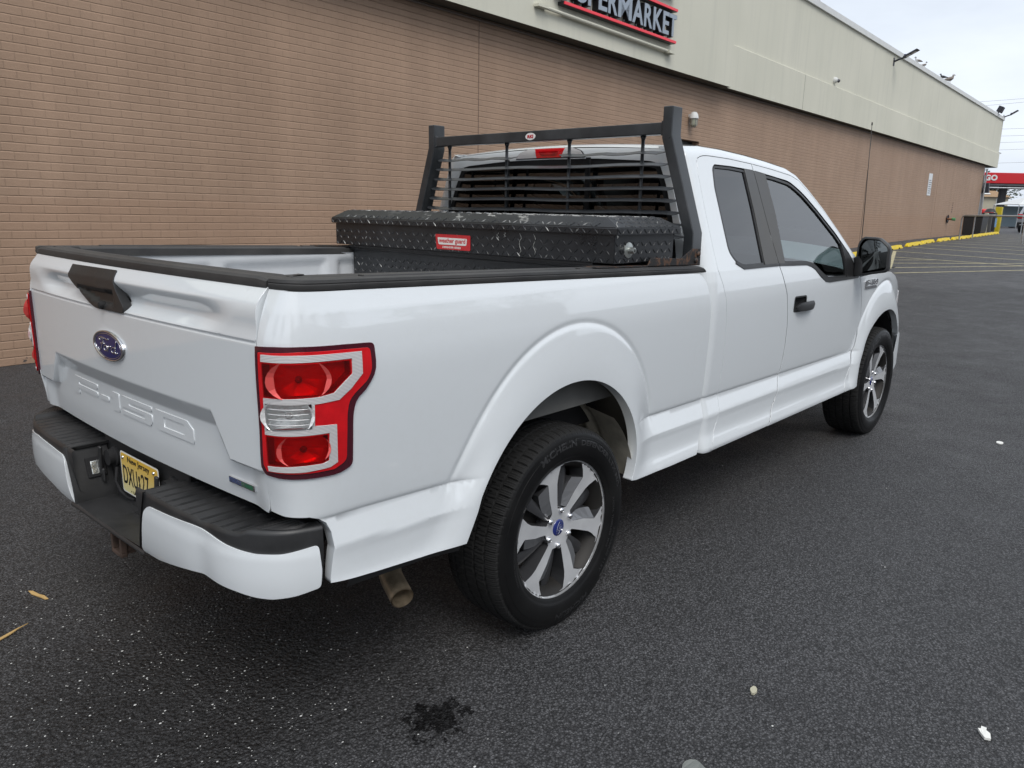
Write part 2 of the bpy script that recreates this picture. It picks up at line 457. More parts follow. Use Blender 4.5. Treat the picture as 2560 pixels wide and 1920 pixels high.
def glass_mat(name,tint,rough=.0,fres=1.5,op=.0):
    m=bpy.data.materials.new(name); m.use_nodes=True; t=m.node_tree; t.nodes.clear()
    o=t.nodes.new('ShaderNodeOutputMaterial'); tr=t.nodes.new('ShaderNodeBsdfTransparent'); tr.inputs[0].default_value=(*tint,1)
    g=t.nodes.new('ShaderNodeBsdfGlossy'); g.inputs['Roughness'].default_value=rough; g.inputs[0].default_value=(1,1,1,1)
    fr=t.nodes.new('ShaderNodeFresnel'); fr.inputs[0].default_value=fres; mx=t.nodes.new('ShaderNodeMixShader')
    t.links.new(fr.outputs[0],mx.inputs[0]); t.links.new(tr.outputs[0],mx.inputs[1]); t.links.new(g.outputs[0],mx.inputs[2]); t.links.new(mx.outputs[0],o.inputs[0])
    return m
# ---------------------------------------------------------------- ground
def terr(x): return cub([(3,0),(6,.03),(29,.56),(34,.63),(41,.68),(60,.75),(300,.75)],x)
def asphalt():
    m,nt,b=newmat('asphalt'); q=NT(m); tc=q.n('TexCoord').outputs['Object']
    sep=q.n('SeparateXYZ',{0:tc})
    big=q.n('TexNoise',{0:tc,'Scale':.35,'Detail':6,'Roughness':.6}).outputs[0]
    med=q.n('TexNoise',{0:tc,'Scale':2.6,'Detail':6,'Roughness':.65}).outputs[0]
    vo=q.n('TexVoronoi',{0:tc,'Scale':128.0,'Randomness':1.0})
    vo2=q.n('TexVoronoi',{0:tc,'Scale':70.0})
    fine=q.n('TexNoise',{0:tc,'Scale':300.0,'Detail':3}).outputs[0]
    # coarse, newer patch near the rear left of the truck
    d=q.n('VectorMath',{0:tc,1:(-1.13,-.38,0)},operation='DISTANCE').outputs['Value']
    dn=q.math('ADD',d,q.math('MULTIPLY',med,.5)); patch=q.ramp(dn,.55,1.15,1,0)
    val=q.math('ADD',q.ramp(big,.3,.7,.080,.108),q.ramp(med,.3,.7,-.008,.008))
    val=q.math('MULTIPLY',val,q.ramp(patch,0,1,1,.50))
    # older, paler paving further out
    far=q.ramp(q.math('ADD',sep.outputs[0],q.math('MULTIPLY',big,3.0)),15.5,17.5)
    val=q.math('ADD',val,q.math('MULTIPLY',far,.036))
    stone=q.n('SeparateColor',{0:vo.outputs['Color']}).outputs[0]
    val=q.math('MULTIPLY',val,q.ramp(stone,0,1,.45,1.6))
    val=q.math('MULTIPLY',val,q.ramp(fine,.3,.7,.72,1.28))
    gap=q.ramp(vo.outputs['Distance'],.15,.62,1.25,.35); val=q.math('MULTIPLY',val,gap)
    # oil stain with a ragged edge
    so=q.n('VectorMath',{0:q.n('VectorMath',{0:tc,1:(1,1.0,1)},operation='MULTIPLY').outputs[0],1:(-.715,-1.05,0)},operation='DISTANCE').outputs['Value']
    st=q.n('TexNoise',{0:tc,'Scale':20.0,'Detail':6,'Roughness':.72}).outputs[0]
    sm=q.ramp(q.math('ADD',so,q.math('MULTIPLY',st,.55)),.345,.368,.22,1)
    val=q.math('MULTIPLY',val,sm)
    # scattered dark blots and pale grit
    bl=q.n('TexNoise',{0:tc,'Scale':1.1,'Detail':3}).outputs[0]
    val=q.math('MULTIPLY',val,q.ramp(bl,.66,.74,1,.72))
    v3=q.n('TexVoronoi',{0:tc,'Scale':85.0}); r3=q.n('SeparateColor',{0:v3.outputs['Color']}).outputs[1]
    dens=q.math('ADD',q.ramp(med,.35,.65,.9994,.9975),q.math('MULTIPLY',patch,-.005))
    spk=q.math('MULTIPLY',q.math('GREATER_THAN',r3,dens),q.ramp(v3.outputs['Distance'],.16,.26,1,0))
    col=q.n('CombineColor',{0:val,1:val,2:q.math('MULTIPLY',val,1.04)}).outputs[0]
    col=q.mix(spk,col,(.42,.42,.41))
    q.link(col,b.inputs['Base Color'])
    q.link(q.ramp(med,.3,.7,.50,.78),b.inputs['Roughness']); q.link(q.ramp(sm,.22,1,.10,.42),b.inputs['Specular IOR Level'])
    h=q.math('ADD',q.math('MULTIPLY',vo.outputs['Distance'],-1.0),q.math('MULTIPLY',vo2.outputs['Distance'],q.ramp(patch,0,1,-.7,-2.6)))
    h=q.math('ADD',h,q.math('MULTIPLY',fine,1.1))
    bu=q.n('Bump',{'Strength':1.0,'Distance':.008,'Height':h}); q.link(bu.outputs[0],b.inputs['Normal'])
    return m
ASPH=asphalt()
gx=[-220,-120,-60,-30,-15,-8,-4,0,3]+lin(4,62,59)+[80,120,200,320,600]
gy=[-600,-300,-150,-80,-40,-20,-10,-5,0,6,12,20,40,80,160,320,600]
g=MB(); g.grid(lambda a,b:(a,b,terr(a)),gx,gy)
ground=g.build('ground',ASPH,None,smooth=True); tag(ground,kind='structure')
# ---- painted lines
PAINTY=M('worn_yellow_paint',(.42,.38,.24),.7,noise=(9,.35))
def line(x0,y0,x1,y1,w,label,mat=PAINTY,name='parking_line'):
    n=24;dx,dy=x1-x0,y1-y0;l=math.hypot(dx,dy);nx,ny=-dy/l*w/2,dx/l*w/2;v=[];f=[]
    for i in range(n+1):
        t=i/n;x=x0+dx*t;y=y0+dy*t
        for s_ in(-1,1): v.append((x+nx*s_,y+ny*s_,terr(x+nx*s_)+.006))
    f=[(2*i,2*i+2,2*i+3,2*i+1) for i in range(n)]
    o=mesh(name,v,f,mat); tag(o,kind='structure'); return o
for x0,y0,x1,y1 in ((24.4,4.8,22.9,0.2),(26.9,4.94,25.0,0.0),(28.8,5.03,27.0,0.0),(30.7,5.03,28.9,0.0),(32.5,4.95,31.2,0.0),(34.6,4.9,33.2,0),(36.6,4.9,35.2,0),(38.6,5.0,37.2,0),(40.6,5.1,39.2,0),(42.8,5.3,41.4,0),(45,5.4,43.6,0)):
    dx,dy=x1-x0,y1-y0; line(x0,y0,x0+dx*2.6,y0+dy*2.6,.11,'')
line(22.0,4.6,20.6,-1.6,.11,''); line(20.67,3.83,21.6,2.85,.10,''); line(18.0,3.05,24.4,4.75,.10,'')
line(18.2,3.14,21.9,.1,.10,''); line(16.9,2.62,20.4,.1,.10,''); line(19.6,3.54,22.4,.3,.10,'')
# ---------------------------------------------------------------- supermarket building
def brick_mat():
    m,nt,b=newmat('painted_brick'); q=NT(m); tc=q.n('TexCoord').outputs['UV']; ob=q.n('TexCoord').outputs['Object']
    wob=q.n('TexNoise',{0:tc,'Scale':5.0,'Detail':2}).outputs['Color']
    wv=q.n('VectorMath',{0:q.n('VectorMath',{0:wob,1:(.5,.5,.5)},operation='SUBTRACT').outputs[0],1:(.006,.006,0)},operation='MULTIPLY').outputs[0]
    uv=q.n('VectorMath',{0:tc,1:wv},operation='ADD').outputs[0]
    br=q.n('TexBrick',{0:uv,'Color1':(0,0,0,1),'Color2':(1,1,1,1),'Mortar':(.5,.5,.5,1),'Scale':1.0,'Mortar Size':.0042,'Mortar Smooth':.45,'Bias':0.0,'Brick Width':.203,'Row Height':.0803},offset=.5,squash=1.0)
    fine=q.n('TexNoise',{0:ob,'Scale':60.0,'Detail':6,'Roughness':.7}).outputs[0]
    lump=q.n('TexNoise',{0:ob,'Scale':14.0,'Detail':3}).outputs[0]
    big=q.n('TexNoise',{0:ob,'Scale':.55,'Detail':5,'Roughness':.6}).outputs[0]
    sp=q.n('SeparateXYZ',{0:ob})
    streak=q.n('TexNoise',{0:q.n('VectorMath',{0:ob,1:(2.6,1,.12)},operation='MULTIPLY').outputs[0],'Scale':1.0,'Detail':5}).outputs[0]
    col=q.mix(q.ramp(big,.35,.65),(.325,.218,.150),(.362,.246,.172))
    bt=q.n('SeparateColor',{0:br.outputs['Color']}).outputs[0]
    col=q.n('HueSaturation',{'Hue':.5,'Saturation':1.0,'Value':q.math('MULTIPLY',q.math('MULTIPLY',q.ramp(bt,0,1,.975,1.025),q.ramp(fine,.3,.7,.93,1.07)),q.ramp(streak,.3,.7,.93,1.06)),'Color':col}).outputs[0]
    # repainted lower band, redder
    low=q.ramp(q.math('ADD',sp.outputs[2],q.math('MULTIPLY',big,.35)),1.72,1.80,1,0)
    col=q.mix(q.math('MULTIPLY',low,.35),col,(.345,.218,.145))
    mort=br.outputs['Fac']
    col=q.mix(q.math('MULTIPLY',mort,.10),col,(.15,.105,.08))
    # peeling flakes near the ground far along the wall and bare spots
    fl=q.n('TexNoise',{0:ob,'Scale':9.0,'Detail':6,'Roughness':.75}).outputs[0]
    zr=q.math('SUBTRACT',sp.outputs[2],q.ramp(sp.outputs[0],3,29,0,.56))
    flm=q.math('MULTIPLY',q.ramp(fl,.60,.63),q.ramp(zr,.10,.42,1,0))
    col=q.mix(flm,col,(.09,.075,.065))
    q.link(col,b.inputs['Base Color']); b.inputs['Roughness'].default_value=.62; b.inputs['Specular IOR Level'].default_value=.35
    sv=q.n('SeparateXYZ',{0:uv}); fr=q.math('FRACT',q.math('DIVIDE',sv.outputs[1],.0803)); hj=q.math('ADD',q.ramp(fr,.86,.97,0,1),q.ramp(fr,.0,.05,1,0))
    mort=q.math('ADD',q.math('MULTIPLY',mort,.35),q.math('MULTIPLY',hj,.62))
    h=q.math('ADD',q.math('MULTIPLY',mort,-1.0),q.math('ADD',q.math('MULTIPLY',fine,.22),q.math('MULTIPLY',lump,.35)))
    h=q.math('ADD',h,q.math('MULTIPLY',bt,.05))
    bu=q.n('Bump',{'Strength':1.0,'Distance':.008,'Height':h}); q.link(bu.outputs[0],b.inputs['Normal'])
    return m
def stucco_mat():
    m,nt,b=newmat('fascia_stucco'); q=NT(m); ob=q.n('TexCoord').outputs['Object']
    big=q.n('TexNoise',{0:ob,'Scale':.5,'Detail':5}).outputs[0]
    st=q.n('TexNoise',{0:q.n('VectorMath',{0:ob,1:(5,1,.25)},operation='MULTIPLY').outputs[0],'Scale':1.0,'Detail':6,'Roughness':.65}).outputs[0]
    fine=q.n('TexNoise',{0:ob,'Scale':90.0,'Detail':4}).outputs[0]
    col=q.mix(q.ramp(big,.3,.7),(.575,.568,.475),(.635,.622,.525))
    col=q.mix(q.ramp(st,.5,.8,0,.30),col,(.40,.40,.35))
    q.link(col,b.inputs['Base Color']); b.inputs['Roughness'].default_value=.75
    q.link(q.n('Bump',{'Strength':.35,'Distance':.004,'Height':fine}).outputs[0],b.inputs['Normal'])
    return m
BRICK=brick_mat(); STUC=stucco_mat()
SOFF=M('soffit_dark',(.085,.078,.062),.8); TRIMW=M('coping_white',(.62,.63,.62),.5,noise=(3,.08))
PIPE=M('conduit_brown',(.16,.13,.11),.5); JOINT=M('sealant_joint',(.06,.045,.038),.8); JOINT2=M('sealant_joint_pale',(.17,.115,.085),.8)
WR=radians(1.0674)
bld=empty('supermarket_building',(0,5.82,0),(0,0,WR))
tag(bld,'long brown painted brick building with a cream fascia band behind the white pickup','building')
def btop(x): return 4.46-.0058*x      # top of the brick (hidden by the soffit)
def fbot(x): return cub([(-12,4.36),(8,4.295),(12,4.262),(26,4.236),(39,4.19),(48,4.16)],x)
def bpart(name,fn,mat,**k): 
    mb=MB(); fn(mb); return mb.build(name,mat,bld,**k)
XE=45.15
# brick wall, with a door recess
o=mesh('brick_wall',[],[],BRICK,bld)
bm=bmesh.new(); uvl=bm.loops.layers.uv.new('UVMap')
DX0,DX1,DZ=12.62,13.72,3.07
def quad(a,b,c,d,uvs):
    vs=[bm.verts.new(p) for p in (a,b,c,d)]; f=bm.faces.new(vs)
    for l,u in zip(f.loops,uvs): l[uvl].uv=u
def wq(x0,x1,z0a,z0b,z1a,z1b):
    quad((x0,0,z0a),(x1,0,z0b),(x1,0,z1b),(x0,0,z1a),[(x0,z0a+.0077*x0),(x1,z0b+.0077*x1),(x1,z1b+.0077*x1),(x0,z1a+.0077*x0)])
wq(-12,DX0,-.4,-.4,btop(-12),btop(DX0)); wq(DX0,DX1,DZ,DZ,btop(DX0),btop(DX1)); wq(DX1,XE,-.2,0.2,btop(DX1),btop(XE))
for x0,x1 in ((DX0,DX0),(DX1,DX1)):
    quad((x0,0,0),(x0,.2,0),(x0,.2,DZ),(x0,0,DZ),[(0,0),(.2,0),(.2,DZ),(0,DZ)])
quad((DX0,0,DZ),(DX1,0,DZ),(DX1,.2,DZ),(DX0,.2,DZ),[(DX0,0),(DX1,0),(DX1,.2),(DX0,.2)])
quad((XE,0,0),(XE,22,0),(XE,22,btop(XE)),(XE,0,btop(XE)),[(0,0),(22,0),(22,4.2),(0,4.2)])
quad((-12,22,0),(-12,0,0),(-12,0,btop(-12)),(-12,22,btop(-12)),[(0,0),(22,0),(22,4.4),(0,4.4)])
bm.to_mesh(o.data); bm.free()
d=MB(); d.bx((DX0+.003,.17,0),(DX1-.003,.24,DZ-.004)); do=d.build('door',M('door_dark',(.03,.032,.03),.5),bld)
d=MB(); d.bx((DX0+.08,.14,1.0),(DX0+.12,.169,1.12)); d.build('handle',M('steel_plain',(.4,.4,.4),.35,1),do)
# fascia: protruding sign section to the left, flush band with ledge to the right
PL,PR=.32,.22
def loft(mb,pts0,pts1,mi=0):
    n=len(pts0); mb.add(list(pts0)+list(pts1),[(i,i+1,n+i+1,n+i) for i in range(n-1)],mi)
XS=14.4
xsL=lin(-12,XS,14); xsR=lin(XS,47.25,24)
def top(x): return 6.87-.0094*(x-18.5)
def led(x): return 5.13-.0087*(x-18.5)
m1=MB(); m1.grid(lambda x,t:(x,-PL,fbot(x)+(9.2-fbot(x))*t),xsL,[0,1]); m1.add([(XS,-PL,fbot(XS)),(XS,.1,fbot(XS)),(XS,.1,9.2),(XS,-PL,9.2)],[(0,1,2,3)])
m1.add([(-12,-PL,9.2),(XS,-PL,9.2),(XS,8,9.2),(-12,8,9.2)],[(0,1,2,3)])
m1.build('sign_fascia',STUC,bld,fix=False)
m2=MB(); m2.grid(lambda x,t:(x,-PR,fbot(x)+(led(x)-fbot(x))*t),xsR,[0,1]); m2.grid(lambda x,t:(x,-PR+.05*t,led(x)+.028*t),xsR,[0,1])
m2.grid(lambda x,t:(x,-PR+.05,led(x)+.028+(top(x)-led(x)-.028)*t),xsR,[0,1])
m2.grid(lambda y,t:(47.25,-PR+y,fbot(47.25)+(led(47.25)-fbot(47.25))*t),[0,20],[0,1]); m2.grid(lambda y,t:(47.20,-PR+.05+y,led(47.25)+(top(47.25)-led(47.25))*t),[0,20],[0,1])
m2.build('fascia_band',STUC,bld,fix=False)
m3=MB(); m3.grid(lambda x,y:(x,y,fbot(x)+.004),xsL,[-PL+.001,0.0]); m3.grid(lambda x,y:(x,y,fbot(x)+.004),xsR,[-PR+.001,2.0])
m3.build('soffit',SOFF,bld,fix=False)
m4=MB()
for a,b in zip(xsR,xsR[1:]): m4.add([(x,y,top(x)+z) for x in (a,b) for y,z in ((-PR-.01,-.02),(-PR-.01,.13),(.35,.13),(.35,-.02))],[(0,1,5,4),(1,2,6,5),(4,5,6,7),(0,3,2,1),(0,4,7,3)])
m4.build('roof_coping',TRIMW,bld)
m4=MB(); m4.tube([(x,-.03,fbot(x)-.035) for x in lin(-12,45,30)],.018,8); m4.build('conduit',PIPE,bld)
m4=MB(); m4.add([(-12,.3,4.3),(46,.3,4.0),(46,20,4.0),(-12,20,4.3),(-12,.3,7),(46,.3,6.5),(46,20,6.5),(-12,20,7)],[(4,5,6,7),(2,3,7,6),(3,0,4,7)]); m4.build('roof',SOFF,bld,fix=False)
for i,x in enumerate((6.62,25.75,35.6)):
    m4=MB(); w=.012 if i!=1 else .022; m4.bx((x,-.004,-.1),(x+w,.01,btop(x)-.05)); m4.build('expansion_joint',JOINT2 if i!=1 else JOINT,bld)
m4=MB(); m4.bx((18.9,-PR-.002,fbot(18.9)),(18.908,-PR+.02,led(18.9))); m4.build('fascia_joint',SOFF,bld)
for x0,x1,z0,z1 in ((33.95,34.53,2.41,3.30),):
    mb=MB(); mb.bx((x0,-.012,z0),(x1,-.004,z1)); pn=mb.build('wall_notice',M('paper_white',(.68,.70,.72),.6),bld)
    for k in range(7): 
        mb=MB(); mb.bx((x0+.10,-.0145,z0+.08+k*.085),(x1-.12+.05*(k%3),-.013,z0+.12+k*.085)); mb.build('print_line',M('ink_grey',(.25,.27,.30),.6),pn)
mb=MB()
for k in range(5): mb.bx((38.9+.02*k,-.006,1.75+k*.10),(39.1,-.003,1.80+k*.10))
mb.build('wall_stencil',M('stencil_ink',(.10,.06,.05),.7),bld)
def bw(x,y,z): # building local to world
    return (x*cos(WR)-y*sin(WR),5.82+x*sin(WR)+y*cos(WR),z)
def bthing(name,loc,label,cat,group=None): return tag(empty(name,bw(*loc),(0,0,WR)),label,cat,group)
# ---- channel letter sign
GREYF=M('sign_face_grey',(.30,.35,.41),.45); BLK=M('sign_return_black',(.012,.012,.014),.4); REDS=M('sign_red',(.72,.03,.05),.4,emit=((.8,.04,.06),.12)); STEEL=M('galvanised',(.42,.43,.44),.45,.8,noise=(8,.15))
sg=bthing('shop_sign',(0,0,0),'grey and black letters reading supermarket between two red bars on the cream fascia','sign')
lx=[('S',7.95,8.28),('U',8.36,8.72),('P',8.74,9.00),('E',9.04,9.29),('R',9.325,9.60),('M',9.63,10.055),('A',10.085,10.44),('R',10.475,10.75),('K',10.79,11.11),('E',11.135,11.355),('T',11.37,11.64)]
for ch,x0,x1 in lx:
    zb=4.815-.006*(x0-9); h=.385
    o=text('letter',ch,lambda u,v,w,x0=x0,x1=x1,zb=zb:(x0+(x1-x0)*u,-.445+.005*w,zb+h*v),GREYF,sg,bold=.022,depth=.01)
    text('letter_return',ch,lambda u,v,w,x0=x0,x1=x1,zb=zb:(x0-.008+(x1-x0+.016)*u,-.37+.068*w,zb-.008+(h+.016)*v),BLK,o,bold=.022,depth=.01)
    for k in (.25,.75): mb=MB(); mb.tube([(x0+(x1-x0)*k,-.30,zb-.02),(x0+(x1-x0)*k,-.36,zb-.03),(x0+(x1-x0)*k,-.36,zb+.02)],.008,6); mb.build('clip',STEEL,o)
for z0,x0 in ((4.695,8.10),(5.255,8.10)):
    v=[];mb=MB(); 
    def bar(mb,y0,y1,g): 
        xa,xb=x0-g,11.64+g; mb.add([(xa,y0,z0+.02-g),(xb,y0,z0-.0-g),(xb,y0,z0+.042+g),(xa,y0,z0+.062+g),(xa,y1,z0+.02-g),(xb,y1,z0-g),(xb,y1,z0+.042+g),(xa,y1,z0+.062+g)],[(0,1,2,3),(7,6,5,4),(0,4,5,1),(1,5,6,2),(2,6,7,3),(3,7,4,0)])
    bar(mb,-.46,-.44,0); rb=mb.build('red_bar',REDS,sg); mb=MB(); bar(mb,-.438,-PL-.004,.005); mb.build('bar_return',BLK,rb)
mb=MB(); mb.bx((10.6,-.44,5.50),(11.6,-PL-.01,5.75)); mb.build('green_panel',M('sign_green',(.03,.14,.08),.4),sg,bevel=.01)
mb=MB(); mb.tube([(7.6,-PL-.06,4.60),(11.6,-PL-.06,4.545)],.028,8); mb.bx((7.5,-PL-.10,4.58),(7.75,-PL-.003,4.62)); mb.bx((11.45,-PL-.12,4.51),(11.66,-PL-.003,4.56)); mb.build('mounting_rail',STUC,sg)
# ---- lamps, camera and birds on the fascia
DARKM=M('dark_painted_metal',(.02,.02,.028),.45); LENS=M('lamp_lens',(.5,.5,.52),.2); 
def area_light(loc,label,ang=.5,l=.75,grp='floodlights along the roof edge'):
    t=bthing('floodlight',loc,label,'floodlight',grp)
    mb=MB(); mb.bx((-.06,-.02,-.12),(.06,.0,.12)); mb.tube([(0,0,0),(0,-.16,.06),(0,-.30,.10)],.03,8); mb.build('bracket',DARKM,t)
    R=Matrix.Rotation(-ang,3,'X'); c=Vector((0,-.28,.10)); 
    mb=MB(); mb.box(c+R@Vector((0,-l/2,0)),(.26,l,.055),R,top=.86); hd=mb.build('head',DARKM,t,bevel=.012)
    for k in range(2): mb=MB(); mb.box(c+R@Vector((0,-.17-.17*k,-.031)),(.18,.14,.006),R); mb.build('lens',LENS,hd)
    mb=MB(); mb.lathe([(0,.0),(.045,0),(.045,.07),(0,.07)],lambda r,w,a:tuple(c+Vector((r*cos(a),-.06+r*sin(a),.03+w))),12); mb.build('photocell',M('photocell_blue',(.02,.02,.12),.3),t)
area_light((26.6,-PR+.05,6.55),'long dark floodlight arm on the fascia between the camera and the gulls',.45,.50)
area_light((46.9,-PR+.02,6.72),'small dark floodlight raised at the far end of the roof',.55,.42)
t=bthing('floodlight',(45.3,-PR+.03,6.78),'boxy dark floodlight on the roof edge just before the far corner','floodlight','floodlights along the roof edge')
mb=MB(); mb.box((0,-.1,.16),(.5,.22,.30),Matrix.Rotation(.4,3,'X')); mb.build('head',DARKM,t,bevel=.02); mb=MB(); mb.tube([(0,0,-.1),(0,-.02,.1)],.03,8); mb.build('bracket',DARKM,t)
t=bthing('security_camera',(21.2,-PR+.05,5.28),'small white dome camera on the cream fascia above the ledge','camera')
mb=MB(); mb.lathe([(0,-.0),(.085,0),(.085,.04),(.055,.10),(0,.10)],lambda r,w,a:(r*cos(a),-w,r*sin(a)),20); mb.build('mount',TRIMW,t,auto=40)
mb=MB(); mb.lathe([(.05*cos(p),.10+.06*sin(p)) for p in lin(0,pi/2,6)],lambda r,w,a:(.03+r*cos(a),-w,-.02+r*sin(a)),20); mb.build('dome',M('camera_lens',(.05,.05,.06),.15),t,smooth=True)
t=bthing('bulkhead_lamp',(13.2,-.01,3.50),'white capped glass jar lamp on the brick wall above the dark doorway','wall lamp')
mb=MB(); mb.lathe([(.0,.14),(.05,.13),(.085,.08),(.10,.0),(.09,0)],lambda r,w,a:(r*cos(a),-.10+r*sin(a),w),16); mb.bx((-.04,-.1,.03),(.04,.008,.09)); mb.build('cap',TRIMW,t,auto=50)
mb=MB(); mb.lathe([(.07,0),(.072,-.12),(.05,-.17),(0,-.18)],lambda r,w,a:(r*cos(a),-.10+r*sin(a),w),16); mb.build('jar',M('dusty_glass',(.35,.36,.28),.25),t,smooth=True)
mb=MB()
for k in range(6): a=k*pi/3; mb.tube([(.08*cos(a),-.1+.08*sin(a),0),(.08*cos(a),-.1+.08*sin(a),-.12),(.03*cos(a),-.1+.03*sin(a),-.19)],.005,5)
mb.build('guard',STEEL,t)
mb=MB(); mb.bx((47.2,-PR,4.92),(47.75,-PR+.05,4.97)); t=mb.build('roof_scupper',TRIMW,bld)
GB=M('gull_white',(.55,.55,.55),.8); GG=M('gull_grey_brown',(.20,.17,.15),.85); GD=M('gull_dark',(.04,.04,.045),.8); GL=M('gull_legs',(.25,.15,.10),.7)
def gull(x,label,s,face,bodym,headm):
    z0=top(x)+.125; t=bthing('gull',(x,-PR+.06,z0),label,'bird','birds perched on the roof edge')
    R=Matrix.Rotation(face,3,'Z')
    pts=[(-.26,0,.13),(-.18,0,.15),(-.08,0,.175),(.03,0,.19),(.11,0,.23),(.145,0,.29),(.155,0,.335),(.18,0,.35)]
    rs=[.012,.035,.072,.085,.065,.038,.034,.038]
    mb=MB(); mb.tube([R@Vector(p)*s for p in pts],[r*s for r in rs],12); mb.tube([R@Vector(p)*s for p in ((.18,0,.35),(.205,0,.352),(.215,0,.352))],[.038*s,.03*s,.012*s],12)
    b=mb.build('body',bodym,t,smooth=True)
    mb=MB(); mb.tube([R@Vector(p)*s for p in ((.12,0,.325),(.15,0,.345),(.18,0,.355),(.205,0,.352))],[.02*s,.040*s,.041*s,.028*s],10); mb.build('head',headm,t,smooth=True)
    mb=MB(); mb.tube([R@Vector(p)*s for p in ((.20,0,.348),(.25,0,.342),(.275,0,.332))],[.012*s,.008*s,.003*s],6); mb.build('beak',GL,t)
    for y in (-.03,.03):
        mb=MB(); mb.tube([R@Vector(p)*s for p in ((0,y,.12),(.01,y,.05),(.0,y,0.0),(.05,y,0.004))],.008*s,5); mb.build('leg',GL,t)
        mb=MB(); mb.tube([R@Vector(p)*s for p in ((.08,y*2.4,.21),(-.03,y*2.6,.19),(-.16,y*2,.165),(-.31,y*.5,.135))],[.02*s,.045*s,.035*s,.006*s],8); mb.build('wing',GG if bodym is not GD else GD,t,smooth=True)
gull(19.5,'brown mottled gull at the top edge of the photo on the roof coping',1.0,2.6,GG,GG)
gull(29.5,'white gull with a dark head, nearer of the two small gulls past the floodlight',.62,2.4,GB,GD)
gull(30.4,'dark headed white gull facing right, farther of the two small gulls past the floodlight',.58,-.5,GB,GD)
gull(33.4,'small dark bird standing just left of the large brown gull',.60,2.0,GD,GD)
gull(34.5,'large grey brown gull facing right on the roof coping',1.0,-.6,GG,GB)
# ---------------------------------------------------------------- wheel stops
YEL=M('yellow_plastic',(.72,.52,.01),.5,noise=(6,.12)); 
stop=None
def mk_stop():
    t=empty('wheel_stop'); mb=MB(); L_=1.83
    prof=[(-.075,.0),(-.075,.03),(-.05,.115),(.05,.115),(.075,.03),(.075,0)]
    us=lin(-L_/2,L_/2,25)
    def h(u):
        e=L_/2-abs(u); return min(1,.35+e/.16*.65) if e<.16 else 1
    def cut(u): return .045 if (abs(abs(u)-.42)<.09) else 0
    rows=[[(u,w*(1 if z<.05 else (.8+.2*h(u))),max(z*h(u),cut(u)) if z<.05 else z*h(u)) for w,z in prof] for u in us]
    n=len(prof); vs=[p for r in rows for p in r]; f=[(i*n+j,(i+1)*n+j,(i+1)*n+j+1,i*n+j+1) for i in range(len(us)-1) for j in range(n-1)]
    f+=[tuple(range(n)),tuple((len(us)-1)*n+j for j in range(n-1,-1,-1))]
    mb.add(vs,f); mb.build('stop_body',YEL,t,bevel=.006)
    for a in (-.55,.55): mb=MB(); mb.lathe([(0,.118),(.022,.118),(.022,.113)],lambda r,w,an,a=a:(a+r*cos(an),r*sin(an),w),10); mb.build('bolt_cap',BLK,t)
    return t
ordn=['first','second','third','fourth','fifth','sixth','seventh','eighth','ninth','tenth']
sx=[21.3,23.35,25.3,27.95,29.95,32.35,34.55,36.35,38.9,41.0,43.0,45.1]
for i,x in enumerate(sx):
    y=cub([(20,4.98),(25.5,5.05),(30,5.2),(36,5.22),(40,5.48),(45,5.76)],x)
    if stop is None: t=stop=mk_stop()
    else:
        t=stop.copy(); S.collection.objects.link(t)
        for c in stop.children: cc=c.copy(); S.collection.objects.link(cc); cc.parent=t
    sl=math.atan((terr(x+.5)-terr(x-.5)))
    t.location=(x,y,terr(x)+.003); t.rotation_euler=(0,-sl,radians(1.5+random.uniform(-1.5,1.5)))
    lab={0:'yellow wheel stop hidden behind the pickup hood, nearest of the row',1:'yellow wheel stop just behind the door mirror',2:'yellow wheel stop whose left end touches the door mirror',3:'yellow wheel stop second to the right of the door mirror',4:'yellow wheel stop third to the right of the door mirror',5:'yellow wheel stop fourth to the right of the door mirror',6:'short looking yellow wheel stop just before the first handrail leg',7:'yellow wheel stop between the two handrail legs',8:'yellow wheel stop right after the second handrail leg',9:'yellow wheel stop in front of the trash bins',10:'yellow wheel stop below the blue labelled bin',11:'last yellow wheel stop beside the yellow post'}[i]
    tag(t,lab,'wheel stop','yellow wheel stops along the wall')
# ---------------------------------------------------------------- far end: rails, bins, post, station
GALV=M('galvanised_tube',(.45,.46,.47),.38,.85,noise=(5,.12))
def rail(pts,label,r=.03,grp='pipe handrails by the far corner'):
    ps=fillet3(pts,.16); mb=MB(); mb.tube(ps,r,10); o=mb.build('handrail',GALV,None,auto=50); tag(o,label,'handrail',grp); return o
def fillet3(pts,r,n=6):
    out=[Vector(pts[0])]
    for i in range(1,len(pts)-1):
        p=Vector(pts[i]);a=Vector(pts[i-1]);b=Vector(pts[i+1]);l=min(r,(a-p).length*.45,(b-p).length*.45)
        s_=p+(a-p).normalized()*l;e=p+(b-p).normalized()*l
        for k in range(n+1): t=k/n; out.append(s_*(1-t)**2+p*2*t*(1-t)+e*t*t)
    out.append(Vector(pts[-1])); return out
z=.64
rail([(34.0,5.02,z),(34.0,5.02,z+.98),(32.4,2.58,z+.98),(32.4,2.58,z-.02)],'front pipe handrail hoop across the hatched lines')
rail([(36.5,5.05,z),(36.5,5.05,z+1.0),(34.9,2.4,z+1.0),(34.9,2.4,z)],'pipe handrail hoop just behind the front one')
rail([(45.45,6.66,z),(45.45,6.66,3.08),(48.3,3.55,3.08),(48.3,3.55,z)],'tall pipe frame beside the building corner',.04)
mb=MB()
for k in range(5): mb.tube([(47+.9*k,4.9-.1*k,.7),(47+.9*k,4.9-.1*k,1.65)],.022,6)
mb.tube([(46.6,4.95,1.65),(51,4.4,1.65)],.022,6); mb.tube([(46.6,4.95,1.2),(51,4.4,1.2)],.018,6)
